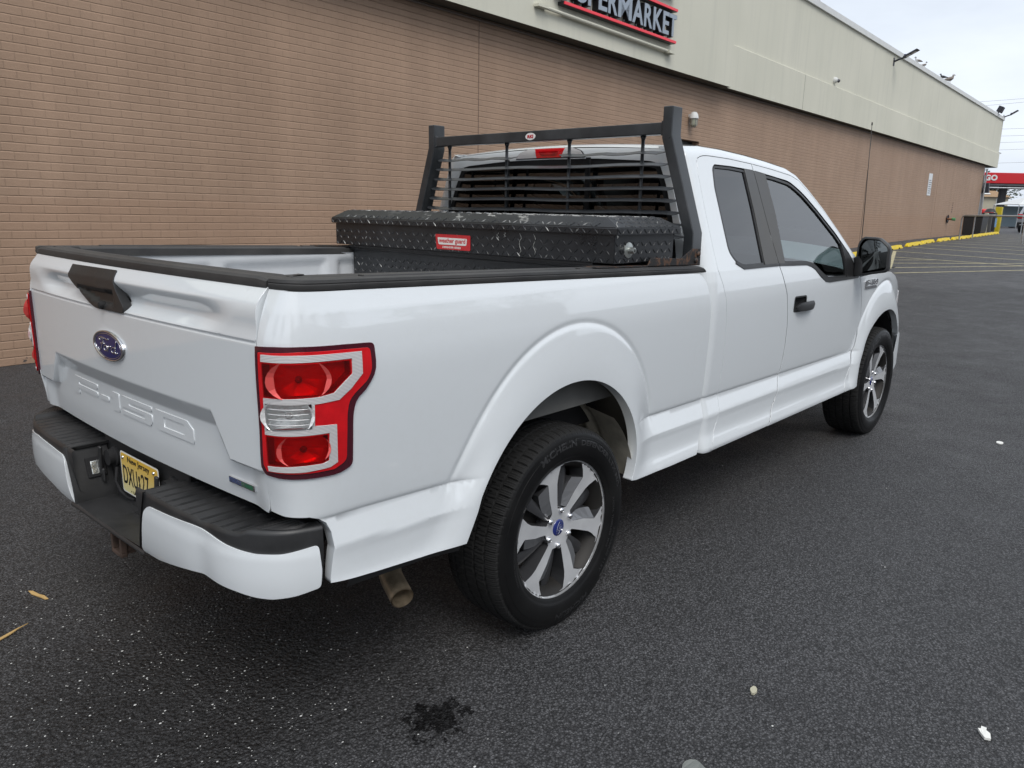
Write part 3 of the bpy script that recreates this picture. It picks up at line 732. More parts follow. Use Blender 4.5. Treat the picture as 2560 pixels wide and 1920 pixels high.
tag(mb.build('handrail',GALV,None,auto=50),'low picket pipe rail beyond the yellow post','handrail','pipe handrails by the far corner')
# downpipe / steel column at the corner
mb=MB(); mb.tube([(45.35,6.78,.68),(45.35,6.78,4.1)],.11,12); mb.bx((45.2,6.62,3.3),(45.5,6.9,3.7)); mb.tube([(45.2,6.55,.68),(45.2,6.55,4.0)],.04,8)
tag(mb.build('steel_column',GALV,None,auto=50),'grey steel column standing at the building corner','column')
def bin_(x,y,w,d,h,mat,label,ry=0,lid=True,extra=None):
    t=empty('trash_bin',(x,y,terr(x)),(0,0,ry)); tag(t,label,'trash bin','bins by the building corner')
    mb=MB(); mb.box((0,0,h/2),(w,d,h),None,top=1.08); mb.build('bin_body',mat,t,bevel=.03)
    if lid: mb=MB(); mb.box((0,0,h+.035),(w*1.14,d*1.14,.07),None,top=.9); mb.build('lid',mat,t,bevel=.02)
    if extra: extra(t)
    return t
BINK=M('bin_black',(.02,.02,.022),.5); BING=M('bin_grey',(.10,.10,.10),.6); BLUE=M('label_blue',(.16,.32,.52),.5)
bin_(42.5,6.20,1.25,.8,.88,BINK,'black lidded bin nearest the wall by the far handrail')
bin_(48.0,6.75,.9,.62,.95,BING,'grey slatted bin beside the pale post',0,True,lambda t:[ (lambda mb:(mb.bx((-.355+.12*k,-.36,.1),(-.32+.12*k,-.338,.9)),mb.build('slat',BINK,t)))(MB()) for k in range(6)])
def lab(t):
    mb=MB(); mb.bx((-.36,-.30,.28),(-.345,.22,.78)); mb.bx((-.25,-.362,.28),(.25,-.347,.78)); mb.build('blue_label',BLUE,t)
    mb=MB(); mb.lathe([(0,.22),(.2,.18),(.32,.0)],lambda r,w,a:(r*cos(a),r*sin(a),1.12+w),16); mb.build('bin_hood',BINK,t,smooth=True)
bin_(50.4,7.08,.58,.60,1.1,BINK,'black bin with a blue label and domed hood',0,False,lab)
t=empty('square_post',(46.2,6.45,terr(46))); tag(t,'pale square post standing between two bins','post')
mb=MB(); mb.bx((-.09,-.09,0),(.09,.09,1.08)); mb.build('post_body',M('post_cream',(.5,.48,.38),.6,noise=(8,.2)),t,bevel=.01)
mb=MB(); mb.bx((-.094,-.06,.25),(-.0915,.06,.8)); mb.build('post_label',M('ink_dark',(.12,.12,.12),.6),t)
mb=MB(); mb.bx((51.6,6.72,.70),(51.95,7.05,2.16)); o=mb.build('yellow_post',M('post_yellow',(.58,.46,.02),.5,noise=(4,.12)),None,bevel=.02); tag(o,'tall yellow square guard post at the end of the wheel stops','bollard')
# wall hydrant
t=bthing('hose_valve',(38.2,0,1.45),'green and rusty hose valve sticking out of the brick wall','valve')
mb=MB(); mb.tube([(0,.0,0),(0,-.22,0)],.045,10); mb.build('pipe',M('rust_pipe',(.22,.09,.04),.7),t); mb=MB(); mb.tube([(0,-.22,0),(0,-.36,-.01)],.07,10); mb.build('cap',M('cap_green',(.08,.25,.10),.5),t)
mb=MB(); mb.lathe([(.18,-.012),(.18,.012),(0,.012),(0,-.012)],lambda r,w,a:(r*cos(a),-.05+w,r*sin(a)),18); mb.build('flange',DARKM,t)
# gas pump seen above the bins: red topper with hoses
t=empty('fuel_pump',(62.5,9.55,.63),(0,0,.6)); tag(t,'fuel pump with red rounded topper and looped black hoses','fuel pump')
mb=MB(); mb.bx((-.25,-.35,0),(.25,.35,1.15)); mb.build('cabinet',BINK,t,bevel=.03)
mb=MB(); mb.bx((-.28,-.42,1.15),(.28,.42,1.50)); mb.build('topper',M('pump_red',(.6,.02,.02),.4),t,bevel=.10)
for s_ in (-1,1):
    mb=MB(); mb.tube([(0,s_*.3,1.1),(-.1,s_*.55,1.05),(-.12,s_*.62,.7),(-.05,s_*.45,.45),(0,s_*.32,.5)],.025,8); mb.build('hose',BINK,t,smooth=True)
# canopy
CX,CY=75.9,12.5
ang=math.atan2(10.12-12.63,78.1-75.85)
t=empty('station_canopy',(75.85,12.6,.75),(0,0,ang)); tag(t,'red fuel station canopy with white letters beyond the building corner','canopy')
CRED=M('canopy_red',(.50,.012,.02),.35)
mb=MB(); mb.bx((-5,0,3.66),(22,9,4.55)); mb.build('canopy_fascia',CRED,t,bevel=.03)
mb=MB(); mb.bx((-4.8,.2,3.50),(21.8,8.8,3.64)); mb.build('canopy_underside',M('canopy_grey',(.25,.25,.26),.6),t)
for x,y in ((2.6,1.5),(14,1.5),(2.6,7.5),(14,7.5)): mb=MB(); mb.bx((x,y,0),(x+.45,y+.45,3.50)); mb.build('column',M('column_dark',(.03,.03,.035),.5),t)
for i,(ch,a,b) in enumerate((('C',-1.73,-1.13),('I',-1.06,-.93),('T',-.85,-.33),('G',.02,.50),('O',.54,1.10))):
    text('canopy_letter',ch,lambda u,v,w,a=a,b=b:(a+(b-a)*u,-.03+.02*w,3.88+.48*v),TRIMW,t,bold=.045,depth=.01)
# second, distant pair of columns reads as dark bracket by the corner: wall mounted lantern
t=bthing('corner_lantern',(45.3,-.12,3.05),'dark lantern bracket on the building corner under the fascia','wall lamp')
mb=MB(); mb.box((.1,-.05,0),(.28,.3,.5),None,top=.7); mb.build('lantern_body',DARKM,t,bevel=.03)
# house behind
H=empty('house',(104,16.8,.9),(0,0,ang)); tag(H,'two storey beige house with brown roof behind the fuel station','house')
HW=M('siding_beige',(.42,.39,.30),.8,noise=(3,.05)); mb=MB(); mb.bx((-6,0,0),(1.7,7,3.05)); mb.build('wall',HW,H)
mb=MB(); mb.add([(-6.4,-.35,2.95),(1.9,-.35,2.95),(2.0,3.2,3.75),(-6.4,3.2,3.75),(1.9,7.3,2.95),(-6.4,7.3,2.95)],[(0,1,2,3),(3,2,4,5)]); rf=mb.build('roof',M('roof_brown',(.30,.19,.10),.85,noise=(6,.2)),H,fix=False)
mb=MB(); mb.add([(-1.0,-.36+1.2,3.28),(0.1,-.36+1.2,3.28),(.35,.84+1.0,3.54),(-.75,.84+1.0,3.54)],[(0,1,2,3)]); mb.build('skylight',TRIMW,rf,fix=False)
for x in (-2.2,.35):
    mb=MB(); mb.bx((x-.08,-.05,1.9),(x+.63,-.01,2.85)); wn=mb.build('window',TRIMW,H); mb=MB(); mb.bx((x,-.075,1.98),(x+.55,-.052,2.77)); mb.build('pane',M('pane_dark',(.10,.12,.15),.2),wn)
mb=MB(); mb.bx((-4,-.06,-.9),(1.2,-.02,1.45)); mb.build('garage_door',TRIMW,H)
# tent
T_=empty('canopy_tent',(70.4,8.4,.75),(0,0,ang)); tag(T_,'white pyramid canopy tent with red and black lettering','tent')
mb=MB(); mb.add([(-1.6,-1.6,1.80),(1.6,-1.6,1.80),(1.6,1.6,1.80),(-1.6,1.6,1.80),(0,0,2.40)],[(0,1,4),(1,2,4),(2,3,4),(3,0,4)]); mb.add([(-1.6,-1.6,1.80),(1.6,-1.6,1.80),(1.6,-1.6,1.73),(-1.6,-1.6,1.73)],[(0,1,2,3)]); mb.build('tent_roof',TRIMW,T_,fix=False)
for x in (-1.55,1.55):
    for y in (-1.55,1.55): mb=MB(); mb.tube([(x,y,0),(x,y,1.80)],.03,6); mb.build('tent_leg',STEEL,T_)
mb=MB(); mb.bx((-1.0,1.5,.1),(1.0,1.55,1.7)); mb.build('tent_wall',M('banner_blue_grey',(.25,.32,.36),.7),T_)
text('tent_lettering','RHC',lambda u,v,w:(-.35+.9*u,-1.6+.70-.03*w-.25+.35*v,2.06+.14*v),M('tent_ink',(.35,.03,.03),.6),T_,bold=.05)
mb=MB(); mb.bx((.2,2.0,0),(1.2,2.1,1.5)); mb.build('stall_back',M('stall_grey',(.16,.15,.15),.7),T_)
# suv at right edge
V=empty('parked_car',(51.0,4.95,.72),(0,0,radians(-8))); tag(V,'silver hatchback seen from behind at the right edge of the photo','car')
SILV=M('silver_paint',(.38,.40,.43),.3,.3,coat=1); DG=M('dark_glass_plain',(.02,.022,.025),.05)
pr=[(0,.35),(-.04,.75),(.05,1.0),(.30,1.45),(.55,1.55),(1.8,1.56),(2.6,1.40),(3.2,1.02),(4.2,.88),(4.45,.6),(4.4,.30)]
def cs(x,z,s): return .86*s*(1-.16*max(0,z-1.0)/.56)
n=len(pr); mb=MB(); rows=[[(x,cs(x,z,s),z) for x,z in pr] for s in (-1,-.85,0,.85,1)]
mb.add([p for r in rows for p in r],[(i*n+j,(i+1)*n+j,(i+1)*n+(j+1)%n,i*n+(j+1)%n) for i in range(4) for j in range(n)]+[tuple(range(n)),tuple(4*n+j for j in range(n-1,-1,-1))])
mb.build('car_body',SILV,V,bevel=.04)
mb=MB(); mb.add([(.075,-.66,1.05),(.075,.66,1.05),(.27,.56,1.41),(.27,-.56,1.41)],[(0,1,2,3)]); mb.add([(.05,-.66,1.05),(.05,.66,1.05),(.25,.56,1.41),(.25,-.56,1.41)],[(0,3,2,1)]); mb.build('rear_window',DG,V)
for s_ in (-1,1):
    mb=MB(); mb.bx((-.06,s_*.60,.80),(.10,s_*.86,1.05)); mb.build('tail_light',M('small_red_lens',(.5,.01,.01),.2,coat=1),V,bevel=.02)
    mb=MB(); mb.add([(.6,s_*.875,1.08),(2.6,s_*.875,1.08),(2.3,s_*.80,1.42),(.8,s_*.80,1.42)],[(0,1,2,3)]); mb.build('side_window',DG,V)
    for x in (.75,3.5):
        mb=MB(); mb.lathe([(0,-.1),(.2,-.1),(.31,-.1),(.33,-.06),(.33,.1),(0,.1)],lambda r,w,a,x=x:(x+r*cos(a),s_*.80+w*s_*-1,.33+r*sin(a)),24); mb.build('wheel',BINK,V,auto=40)
mb=MB(); mb.bx((-.075,-.26,.66),(-.045,.26,.80)); mb.build('number_plate',M('plate_yellow',(.6,.45,.1),.5),V)
mb=MB(); mb.bx((-.08,-.84,.32),(.1,.84,.60)); mb.build('bumper',BINK,V,bevel=.04)
# utility wires and far pole
mb=MB(); mb.tube([(96,8.5,.7),(96,8.5,15)],.16,8); mb.bx((95.9,7.2,13.6),(96.1,9.8,13.75)); P_=mb.build('pole_shaft',M('wood_pole',(.10,.07,.05),.9)); P_.name='utility_pole'; tag(P_,'dark utility pole with a crossarm beyond the tent','utility pole')
for k,(za,zb,sag) in enumerate(((13.7,14.2,.6),(13.5,13.9,.9),(10.6,11.3,.3),(9.9,10.6,.3),(9.3,9.7,.3),(8.6,9.1,.4),(7.3,7.6,.4))):
    pts=[]
    for i in range(15): t_=i/14; pts.append((96-6*t_,8.5+36*t_,za+(zb-za)*t_-sag*sin(pi*t_)))
    mb=MB(); mb.tube(pts,.014,4); o=mb.build('overhead_wire',M('wire_grey',(.13,.13,.14),.6)); tag(o,'thin overhead wire, number %s from the top beyond the building corner'%ordn[k],'wire','overhead wires beyond the building')
    pts=[(96+6*t_,8.5-36*t_,za-sag*sin(pi*t_)) for t_ in lin(0,1,10)]
    mb=MB(); mb.tube(pts,.022,4); o2=mb.build('wire_run',M('wire_grey',(.13,.13,.14),.6),o)
# ---------------------------------------------------------------- trees
LEAF=M('foliage',(.055,.095,.025),.7,noise=(1.2,.5)); LEAF2=M('foliage_dark',(.035,.06,.02),.75,noise=(1.2,.4)); BARK=M('bark',(.08,.06,.045),.9,bump=(12,.6,.02))
def tree(x,y,h,r,label,mat=LEAF,seed=0,n=2600,grp='trees across the lot',cat='tree'):
    rnd=random.Random(seed); t=empty('broadleaf_tree',(x,y,terr(x) if x>3 else 0)); tag(t,label,cat,grp)
    mb=MB(); mb.tube([(0,0,-.1),(.05,0,h*.2),(-.04,.05,h*.45),(0,0,h*.75)],[r*.085,r*.06,r*.045,r*.02],10)
    cl=[]
    for k in range(11):
        a=rnd.uniform(0,2*pi); rr=r*rnd.uniform(.25,.75); z=h*rnd.uniform(.45,.92); c=Vector((rr*cos(a),rr*sin(a),z)); cl.append((c,r*rnd.uniform(.28,.5)))
        mb.tube([(0,0,h*rnd.uniform(.3,.5)),tuple(c*.55+Vector((0,0,z*.40))),tuple(c)],[r*.03,r*.02,r*.008],6)
    mb.build('trunk',BARK,t,smooth=True)
    v=[];f=[]
    for i in range(n):
        c,cr=cl[rnd.randrange(len(cl))]; d=Vector((rnd.gauss(0,1),rnd.gauss(0,1),rnd.gauss(0,.8))).normalized()*cr*rnd.uniform(.5,1.08); p=c+d
        s_=r*.045*rnd.uniform(.6,1.5); q=Matrix.Rotation(rnd.uniform(0,6.28),3,'Z')@Matrix.Rotation(rnd.uniform(-1,1),3,'X')
        b=len(v)
        for uu,vv in ((-1,0),(0,-.6),(1,0),(0,.6)): v.append(p+q@Vector((uu*s_,vv*s_,.15*s_*uu)))
        f.append((b,b+1,b+2,b+3))
    mesh('crown',v,f,mat,t)
    return t
tree(88.5,6.6,5.6,2.0,'bright green leafy tree rising behind the white tent',LEAF,1,2600)
tree(118,19.5,7.4,3.2,'dark green tree top showing over the house roof',LEAF2,2,1500)
for i,(x,y,h,r) in enumerate(((-22,-26,9,4),(-8,-34,10,4.5),(5,-36,9,4.2),(17,-38,11,5),(30,-36,9,4.3),(44,-40,10,4.6),(-34,-12,9,4.2),(-38,4,10,4.4))):  # unseen trees, added for the paint and glass to reflect
    tree(x,y,h*1.25,r*1.25,'unseen leafy tree added behind the camera for reflections, %s in the row'%ordn[i],LEAF2 if i%2 else LEAF,10+i,1300)
mb=MB(); mb.bx((-45,-58,0),(60,-48,9.5)); o=mb.build('reflection_building',M('far_stucco',(.18,.17,.16),.8,noise=(.3,.1))); tag(o,'unseen long low building added behind the camera for reflections','building')  # unseen block added so the body paint reflects a darker horizon
# ---------------------------------------------------------------- litter
STR=M('straw',(.50,.33,.13),.8); PAP=M('paper_scrap',(.72,.72,.68),.7)
def scrap(name,poly,x,y,rz,h,mat,label,cat,bend=.01):
    mb=MB(); r=Matrix.Rotation(rz,3,'Z')
    mb.prism(poly,lambda u,v,w:tuple(Vector((x,y,terr(x)+.004))+r@Vector((u,v,w*h+bend*abs(u)*.4+.003*sin(90*u)+.002))),0,1); o=mb.build(name,mat); tag(o,label,cat); return o
scrap('straw_blade',[(-.062,-.002),(-.03,-.009),(.03,-.008),(.055,-.006),(.064,.002),(.03,.007),(-.02,.006),(-.045,.006)],-1.305,.70,-1.32,.003,STR,'flat tan leaf blade on the asphalt left of the bumper','dry leaf')
scrap('straw_blade',[(-.07,-.005),(0,-.006),(.03,-.003),(.075,-.004),(.03,.004),(.0,.006),(-.05,.004)],-1.475,.455,.45,.003,STR,'forked tan leaf blade at the left edge of the photo','dry leaf')
scrap('paper_scrap',[(-.024,-.014),(.0,-.016),(.010,-.006),(.022,-.010),(.028,.004),(.012,.008),(.011,.016),(-.006,.010),(-.025,.003)],.39,-2.35,.35,.008,PAP,'crumpled white paper scrap at the bottom right of the lot','litter')
scrap('flat_plastic_cap',[(.022*cos(a),.022*sin(a)) for a in lin(0,2*pi,13)[:-1]],4.06,-1.75,0,.006,PAP,'small pale lid lying on the asphalt right of the front wheel','litter',0)
scrap('gum_spot',[(.035*cos(a)*(1+.2*sin(3*a)),.035*sin(a)) for a in lin(0,2*pi,15)[:-1]],-.37,-1.76,0,.002,M('gum_grey',(.16,.17,.16),.8),'flat grey blob stuck to the asphalt at the bottom edge','litter',0)
scrap('pebble_chip',[(.016*cos(a)*(1+.3*sin(2*a)),.012*sin(a)) for a in lin(0,2*pi,9)[:-1]],.10,-1.725,0,.008,M('chip_tan',(.42,.40,.30),.8),'small tan stone chip below the pickup','stone',0)
# loose grit, far too many to count
rnd=random.Random(5); mb=MB()
ico=[(0,0,1),(.9,0,.3),(.28,.85,.3),(-.72,.53,.3),(-.72,-.53,.3),(.28,-.85,.3),(0,0,-.5)]; icf=[(0,1,2),(0,2,3),(0,3,4),(0,4,5),(0,5,1),(6,2,1),(6,3,2),(6,4,3),(6,5,4),(6,1,5)]
for i in range(1100):
    if i<950: x=rnd.gauss(-1.15,.35); y=rnd.gauss(-.2,.55)
    else: x=rnd.uniform(-1.6,9); y=rnd.uniform(-3.2,1.5)
    s_=abs(rnd.gauss(0,.0014))+.0007; a=rnd.uniform(0,6.3)
    mb.add([(x+s_*(p[0]*cos(a)-p[1]*sin(a))*1.3,y+s_*(p[0]*sin(a)+p[1]*cos(a)),terr(x)+s_*.4+.001+p[2]*s_*.8) for p in ico],icf)
tag(mb.build('white_grit',M('grit_white',(.55,.55,.53),.6)),kind='stuff')
# ================================================================ PICKUP TRUCK
T=empty('pickup_truck'); tag(T,'white extended cab pickup truck seen from its right rear corner, parked on the asphalt','pickup truck')
def white_paint():
    m,nt,b=newmat('white_paint'); q=NT(m); ob=q.n('TexCoord').outputs['Object']
    b.inputs['Base Color'].default_value=(.715,.75,.772,1); b.inputs['Roughness'].default_value=.42; b.inputs['Coat Weight'].default_value=1; b.inputs['Coat Roughness'].default_value=.035
    b.inputs['Coat IOR'].default_value=1.85
    n=q.n('TexNoise',{0:ob,'Scale':1.7,'Detail':5,'Roughness':.6}).outputs[0]; f=q.n('TexNoise',{0:ob,'Scale':35.0,'Detail':5,'Roughness':.7}).outputs[0]
    d=q.math('MULTIPLY',q.ramp(f,.45,.8),q.ramp(n,.4,.7))
    q.link(q.mix(q.math('MULTIPLY',d,.22),(.715,.75,.772),(.62,.63,.62)),b.inputs['Base Color'])
    q.link(q.ramp(d,0,1,.03,.14),b.inputs['Coat Roughness'])
    # faint panel waviness
    w=q.n('TexNoise',{0:ob,'Scale':2.2,'Detail':1}).outputs[0]
    bu=q.n('Bump',{'Strength':.035,'Distance':.02,'Height':w}); q.link(bu.outputs[0],b.inputs['Coat Normal'])
    return m
WHITE=white_paint()
def worn_black(name,col,rough,dust,scale=6.0,bump=.0):
    m,nt,b=newmat(name); q=NT(m); ob=q.n('TexCoord').outputs['Object']
    n=q.n('TexNoise',{0:ob,'Scale':scale,'Detail':7,'Roughness':.65}).outputs[0]
    f=q.n('TexNoise',{0:ob,'Scale':260.0,'Detail':3}).outputs[0]
    k=q.ramp(n,.35,.72); q.link(q.mix(k,col,dust),b.inputs['Base Color']); q.link(q.ramp(n,.3,.7,rough-.06,rough+.12),b.inputs['Roughness'])
    q.link(q.n('Bump',{'Strength':.35,'Distance':.0008,'Height':f}).outputs[0],b.inputs['Normal'])
    return m
PLB=worn_black('black_textured_plastic',(.017,.0175,.0185),.42,(.036,.036,.037),5)
CAPM=worn_black('weathered_rail_plastic',(.030,.030,.031),.5,(.060,.058,.056),4)
GAPSH=M('door_gap_shade',(.012,.012,.012),.9)  # dark colour on inner door edges, standing in for shade in the gaps
TRIM=worn_black('black_trim',(.014,.014,.015),.42,(.03,.03,.03),5)
PILM=worn_black('faded_pillar_trim',(.050,.049,.047),.42,(.085,.082,.076),3)
UNDER=M('underbody_black',(.010,.010,.011),.8,noise=(6,.4)); LINER=M('arch_liner_dusty',(.055,.050,.042),.85,noise=(7,.35)); LINB=M('dusty_beige_liner',(.46,.42,.34),.8,noise=(6,.35))
CHR=M('chrome',(.75,.75,.76),.08,1); RUST=M('rusty_steel',(.065,.042,.032),.75,noise=(18,.6),bump=(60,.5,.002))
EXH=M('exhaust_steel',(.42,.34,.24),.38,.6,noise=(14,.5))
GLD=glass_mat('privacy_glass',(.03,.03,.032),0,1.9); GLF=glass_mat('front_door_glass',(.42,.50,.48),0,2.2); GLR=glass_mat('rear_glass',(.06,.065,.065),0,1.65); GLW=glass_mat('windshield_glass',(.75,.82,.80),0,1.45)
INT=M('interior_dark',(.02,.02,.022),.8); SEAT=M('seat_cloth',(.03,.03,.033),.9)
OUT=(0,-1,0)
creaseL=[(x,crz(x)) for x in lin(-1.25,-.43,18)]
def ringo(tab,c,d,n=60): return [(c+(rat(tab,a)+d)*cos(a),.40+(rat(tab,a)+d)*sin(a)) for a in lin(tab[1],tab[2],n)]
def fl(tab,c,tab2=None,t=0,n=60): return [(c+(rat(tab,a)*(1-t)+rat(tab2 or tab,a)*t)*cos(a),.40+(rat(tab,a)*(1-t)+rat(tab2 or tab,a)*t)*sin(a)) for a in lin(max(tab[1],(tab2 or tab)[1]),min(tab[2],(tab2 or tab)[2]),n)]
RO=fl(ROUT,RC); FO=fl(FOUT,FC)
flareR=RO
RINGS=[fl(ROUT,RC,RIN,t) for t in (.12,.25,.42,.6,.8)]+[ringo(ROUT,RC,d) for d in (-.012,.012,.024)]; FRINGS=[fl(FOUT,FC,FIN,t) for t in (.12,.25,.42,.6,.8)]+[ringo(FOUT,FC,d) for d in (-.012,.012,.024)]; archRaw=[(-.534,.522),(-.479,.63),(-.43,.74),(-.38,.79),(-.324,.835),(-.268,.876),(-.208,.91),(-.155,.936),(-.102,.956),(-.055,.965),(-.008,.968),(.042,.967),(.092,.963),(.148,.952),(.2,.935),(.248,.912),(.293,.884),(.333,.850),(.369,.811),(.40,.772),(.425,.731),(.440,.69),(.448,.64),(.450,.59),(.448,.542),(.440,.51),(.424,.484)]
_ar=fl(RIN,RC,n=80)[::-1]
archR=[(-.540,.521),(-.515,.565),(-.488,.615)]+[q for q in _ar if (q[1]>.655 or q[0]>0) and q[1]>.50]+[(.424,.484)]
def railz(x): return 1.367-.0252*(x+1.1)      # lower edge of the rail cap
LO=[(-1.2185,1.2225),(-1.143,1.226),(-1.059,1.226),(-.958,1.223),(-.886,1.218,.012),(-.881,1.138,.03),(-.938,1.072,.03),(-.944,1.03,.02),(-.944,.885,.025),(-.975,.871,.02),(-1.038,.872),(-1.148,.876),(-1.205,.880,.008),(-1.2185,.900)]
LO=fillet(LO,.002,3)
LR=fillet([(-1.202,1.209),(-1.065,1.213),(-.959,1.210),(-.903,1.206,.01),(-.899,1.143,.02),(-.952,1.077,.02),(-.957,1.04,.02),(-.958,.905,.02),(-.985,.889),(-1.038,.889),(-1.190,.893),(-1.202,.91)],.002,3)
LU=[(-1.188,1.205),(-1.066,1.205),(-.974,1.202),(-.927,1.20),(-.927,1.141),(-.95,1.105),(-.974,1.080),(-1.03,1.076),(-1.031,1.018),(-.98,1.014),(-.978,.908),(-.995,.898),(-1.057,.894),(-1.181,.896),(-1.183,.909),(-1.078,.911),(-1.013,.911),(-.997,.917),(-.996,.994),(-1.188,.994),(-1.186,1.092),(-1.017,1.094),(-.985,1.10),(-.946,1.145),(-.946,1.185),(-1.067,1.187),(-1.189,1.187)]
LC1=[(-1.187,1.184),(-.949,1.182),(-.949,1.147),(-.986,1.103),(-1.018,1.097),(-1.185,1.095)]
LC2=[(-1.186,.991),(-.999,.991),(-.999,.919),(-1.014,.914),(-1.182,.912)]
LV=[(-1.180,1.079),(-1.037,1.079),(-1.038,1.012),(-1.181,1.008)]
def bedside(sgn,side):
    outer=[(S0-SL,.766),(-1.16,.760),(-1.10,.759),(-1.055,.757),(-1.025,.748),(-1.004,.732),(-.995,.705),(-.993,.66),(-1.0,.611),(-1.007,.558),(-.90,.546),(-.72,.531)]+archR+[(.46,.478),(.55,.474),(.75,.468),(.985,.466),(1.004,.492),(1.024,.524),(1.05,.60),(1.058,.66),(1.055,.80),(1.052,1.0),(1.045,1.12),(1.034,1.20),(1.010,1.262),(.975,1.300),(.945,railz(.945)-.004)]
    outer+=[(x,railz(x)-.002) for x in lin(.90,-.9,20)]+[(x,railz(x)-.002) for x in lin(-.95,S0-SL+.002,9)]
    feats=[creaseL,[(.44,crz(.44)),(.60,crz(.60)),(1.05,crz(1.05))],flareR,[(-1.0,.637),(-.45,.637)],[(.44,.637),(1.05,.632)],[(-1.0,.60),(-.5,.60)],[(-.9,.57),(-.5,.57)],[(.45,.60),(1.05,.60)],[(.44,.57),(1.05,.57)],[(.44,.54),(1.03,.54)],[(.44,.515),(1.02,.515)],[(.44,.495),(1.02,.495)],[(-1.2,1.17),(1.03,1.17)],
           [(S0-SL*k,z) for z in (.8,1.0) for k in (0,.2)][:2]]
    feats+=RINGS+[[(x,crz(x)+d) for x in lin(-1.25,-.43,18)] for d in (.009,.022)]+[[(.44,crz(.44)+d),(.60,crz(.60)+d),(1.05,crz(1.05)+d)] for d in (.009,.022)]
    for k in lin(.1,.95,9): feats.append([(S0-SL*k,.78),(S0-SL*k,1.36)])
    p=panel('bed_side',bed_pt,outer,WHITE,T,holes=[offset(LO,.010)],feats=feats,step=.014 if sgn==1 else .03,flange=.045,outdir=(-.35,-1,0),sgn=sgn,shrink=.0015,featw=.0026)
    return p
BS=bedside(1,'right'); bedside(-1,'left')
# ---- rail caps
def railcap(sgn):
    st=[S0-SL+.004]+lin(S0-SL*.92,S0,10)+lin(-.85,.90,22)+[.955,.985,1.005]
    prof=[(.0005,-.001),(.004,.006),(.004,.013),(.0015,.015),(.003,.018),(.0015,.026),(-.008,.029),(-.045,.0285),(-.052,.026),(-.075,.026),(-.082,.0285),(-.145,.0275),(-.152,.022),(-.153,-.008)]
    mb=MB(); rows=[]
    for i,s in enumerate(st):
        k=1.0
        if s>.95: k=[1,.96,.75,.35][[.955,.985,1.005].index(s)+1] if s in(.955,.985,1.005) else 1
        zb=railz(s if s>-1.1 else -1.1)
        p=Vector(bed_pt(s,zb)); q=Vector(bed_pt(s+.004,zb)); d=(q-p); n=Vector((d.y,-d.x,0)).normalized()   # outward
        if n.y>0: n=-n
        if s<S0-SL*.5: n=(n+Vector((0,-.35,0))).normalized()
        row=[]
        for w,h in prof:
            ww=w if w>-.03 else w
            pt=p+n*ww+Vector((0,0,h*k))
            row.append((pt.x,pt.y*sgn,pt.z))
        rows.append(row)
    n=len(prof); mb.add([p for r in rows for p in r],[(i*n+j,(i+1)*n+j,(i+1)*n+j+1,i*n+j+1) for i in range(len(st)-1) for j in range(n-1)]+[tuple(range(n)),tuple((len(st)-1)*n+j for j in range(n-1,-1,-1))])
    o=mb.build('rail_cap',CAPM,T,auto=35)
    return o
railcap(1); railcap(-1)
# raised pads along the top of the rail caps (lighter ribs)
for sgn in (1,-1):
    for a,b in ((-.86,.10),(.13,.92)):
        mb=MB()
        za,zb=railz(a)+.0285,railz(b)+.0285
        mb.add([(x,sgn*y,z+h) for x,z in ((a,za),(b,zb)) for y,h in ((-.915,-.006),(-.912,.004),(-.885,.004),(-.882,-.006))],[(0,1,5,4),(1,2,6,5),(2,3,7,6),(0,3,2,1),(4,5,6,7)])
        mb.build('rail_rib',CAPM,T,bevel=.0015)
# ---- bed interior
BEDW=M('bed_inner_white',(.60,.62,.64),.45,noise=(3,.10)); BEDF=M('bed_floor_worn',(.28,.28,.28),.6,noise=(5,.3))
def innerwall(sgn):
    def fn(x,z):
        y=-.80
        # stamped recesses between vertical ribs
        for a,b in ((-.95,-.42),(-.36,.22),(.28,.90)):
            if a<x<b:
                k=min(x-a,b-x,1.305-z,z-.95)
                y-=.022*sst(0,.03,k)
        return (x,y,z)
    mb=MB(); xs=lin(-1.06,1.0,120); zs=lin(.84,1.352,34)
    mb.grid(lambda x,z:tuple(Vector(fn(x,min(z,railz(x)+.002)))*1.0 if sgn==1 else Vector((fn(x,min(z,railz(x)+.002))[0],-fn(x,min(z,railz(x)+.002))[1],min(z,railz(x)+.002)))),xs,zs)
    o=mb.build('bed_inner_wall',BEDW,T,smooth=True); return o
innerwall(1); innerwall(-1)
mb=MB(); mb.grid(lambda x,y:(x,y,.842+.010*max(0,min(1,2.2*abs(((y+10)/.14)%1-.5)-.1))),[-1.06,1.0],lin(-.80,.80,180)); mb.add([(1.0,-.80,.84),(1.0,.80,.84),(1.0,.80,1.33),(1.0,-.80,1.33)],[(0,1,2,3)]); mb.build('bed_floor',BEDF,T,fix=False)
for s in (1,-1):
    mb=MB(); mb.bx((-.42,s*.56,.842),(.42,s*.799,1.06)); mb.build('wheel_house',BEDW,T,bevel=.04)
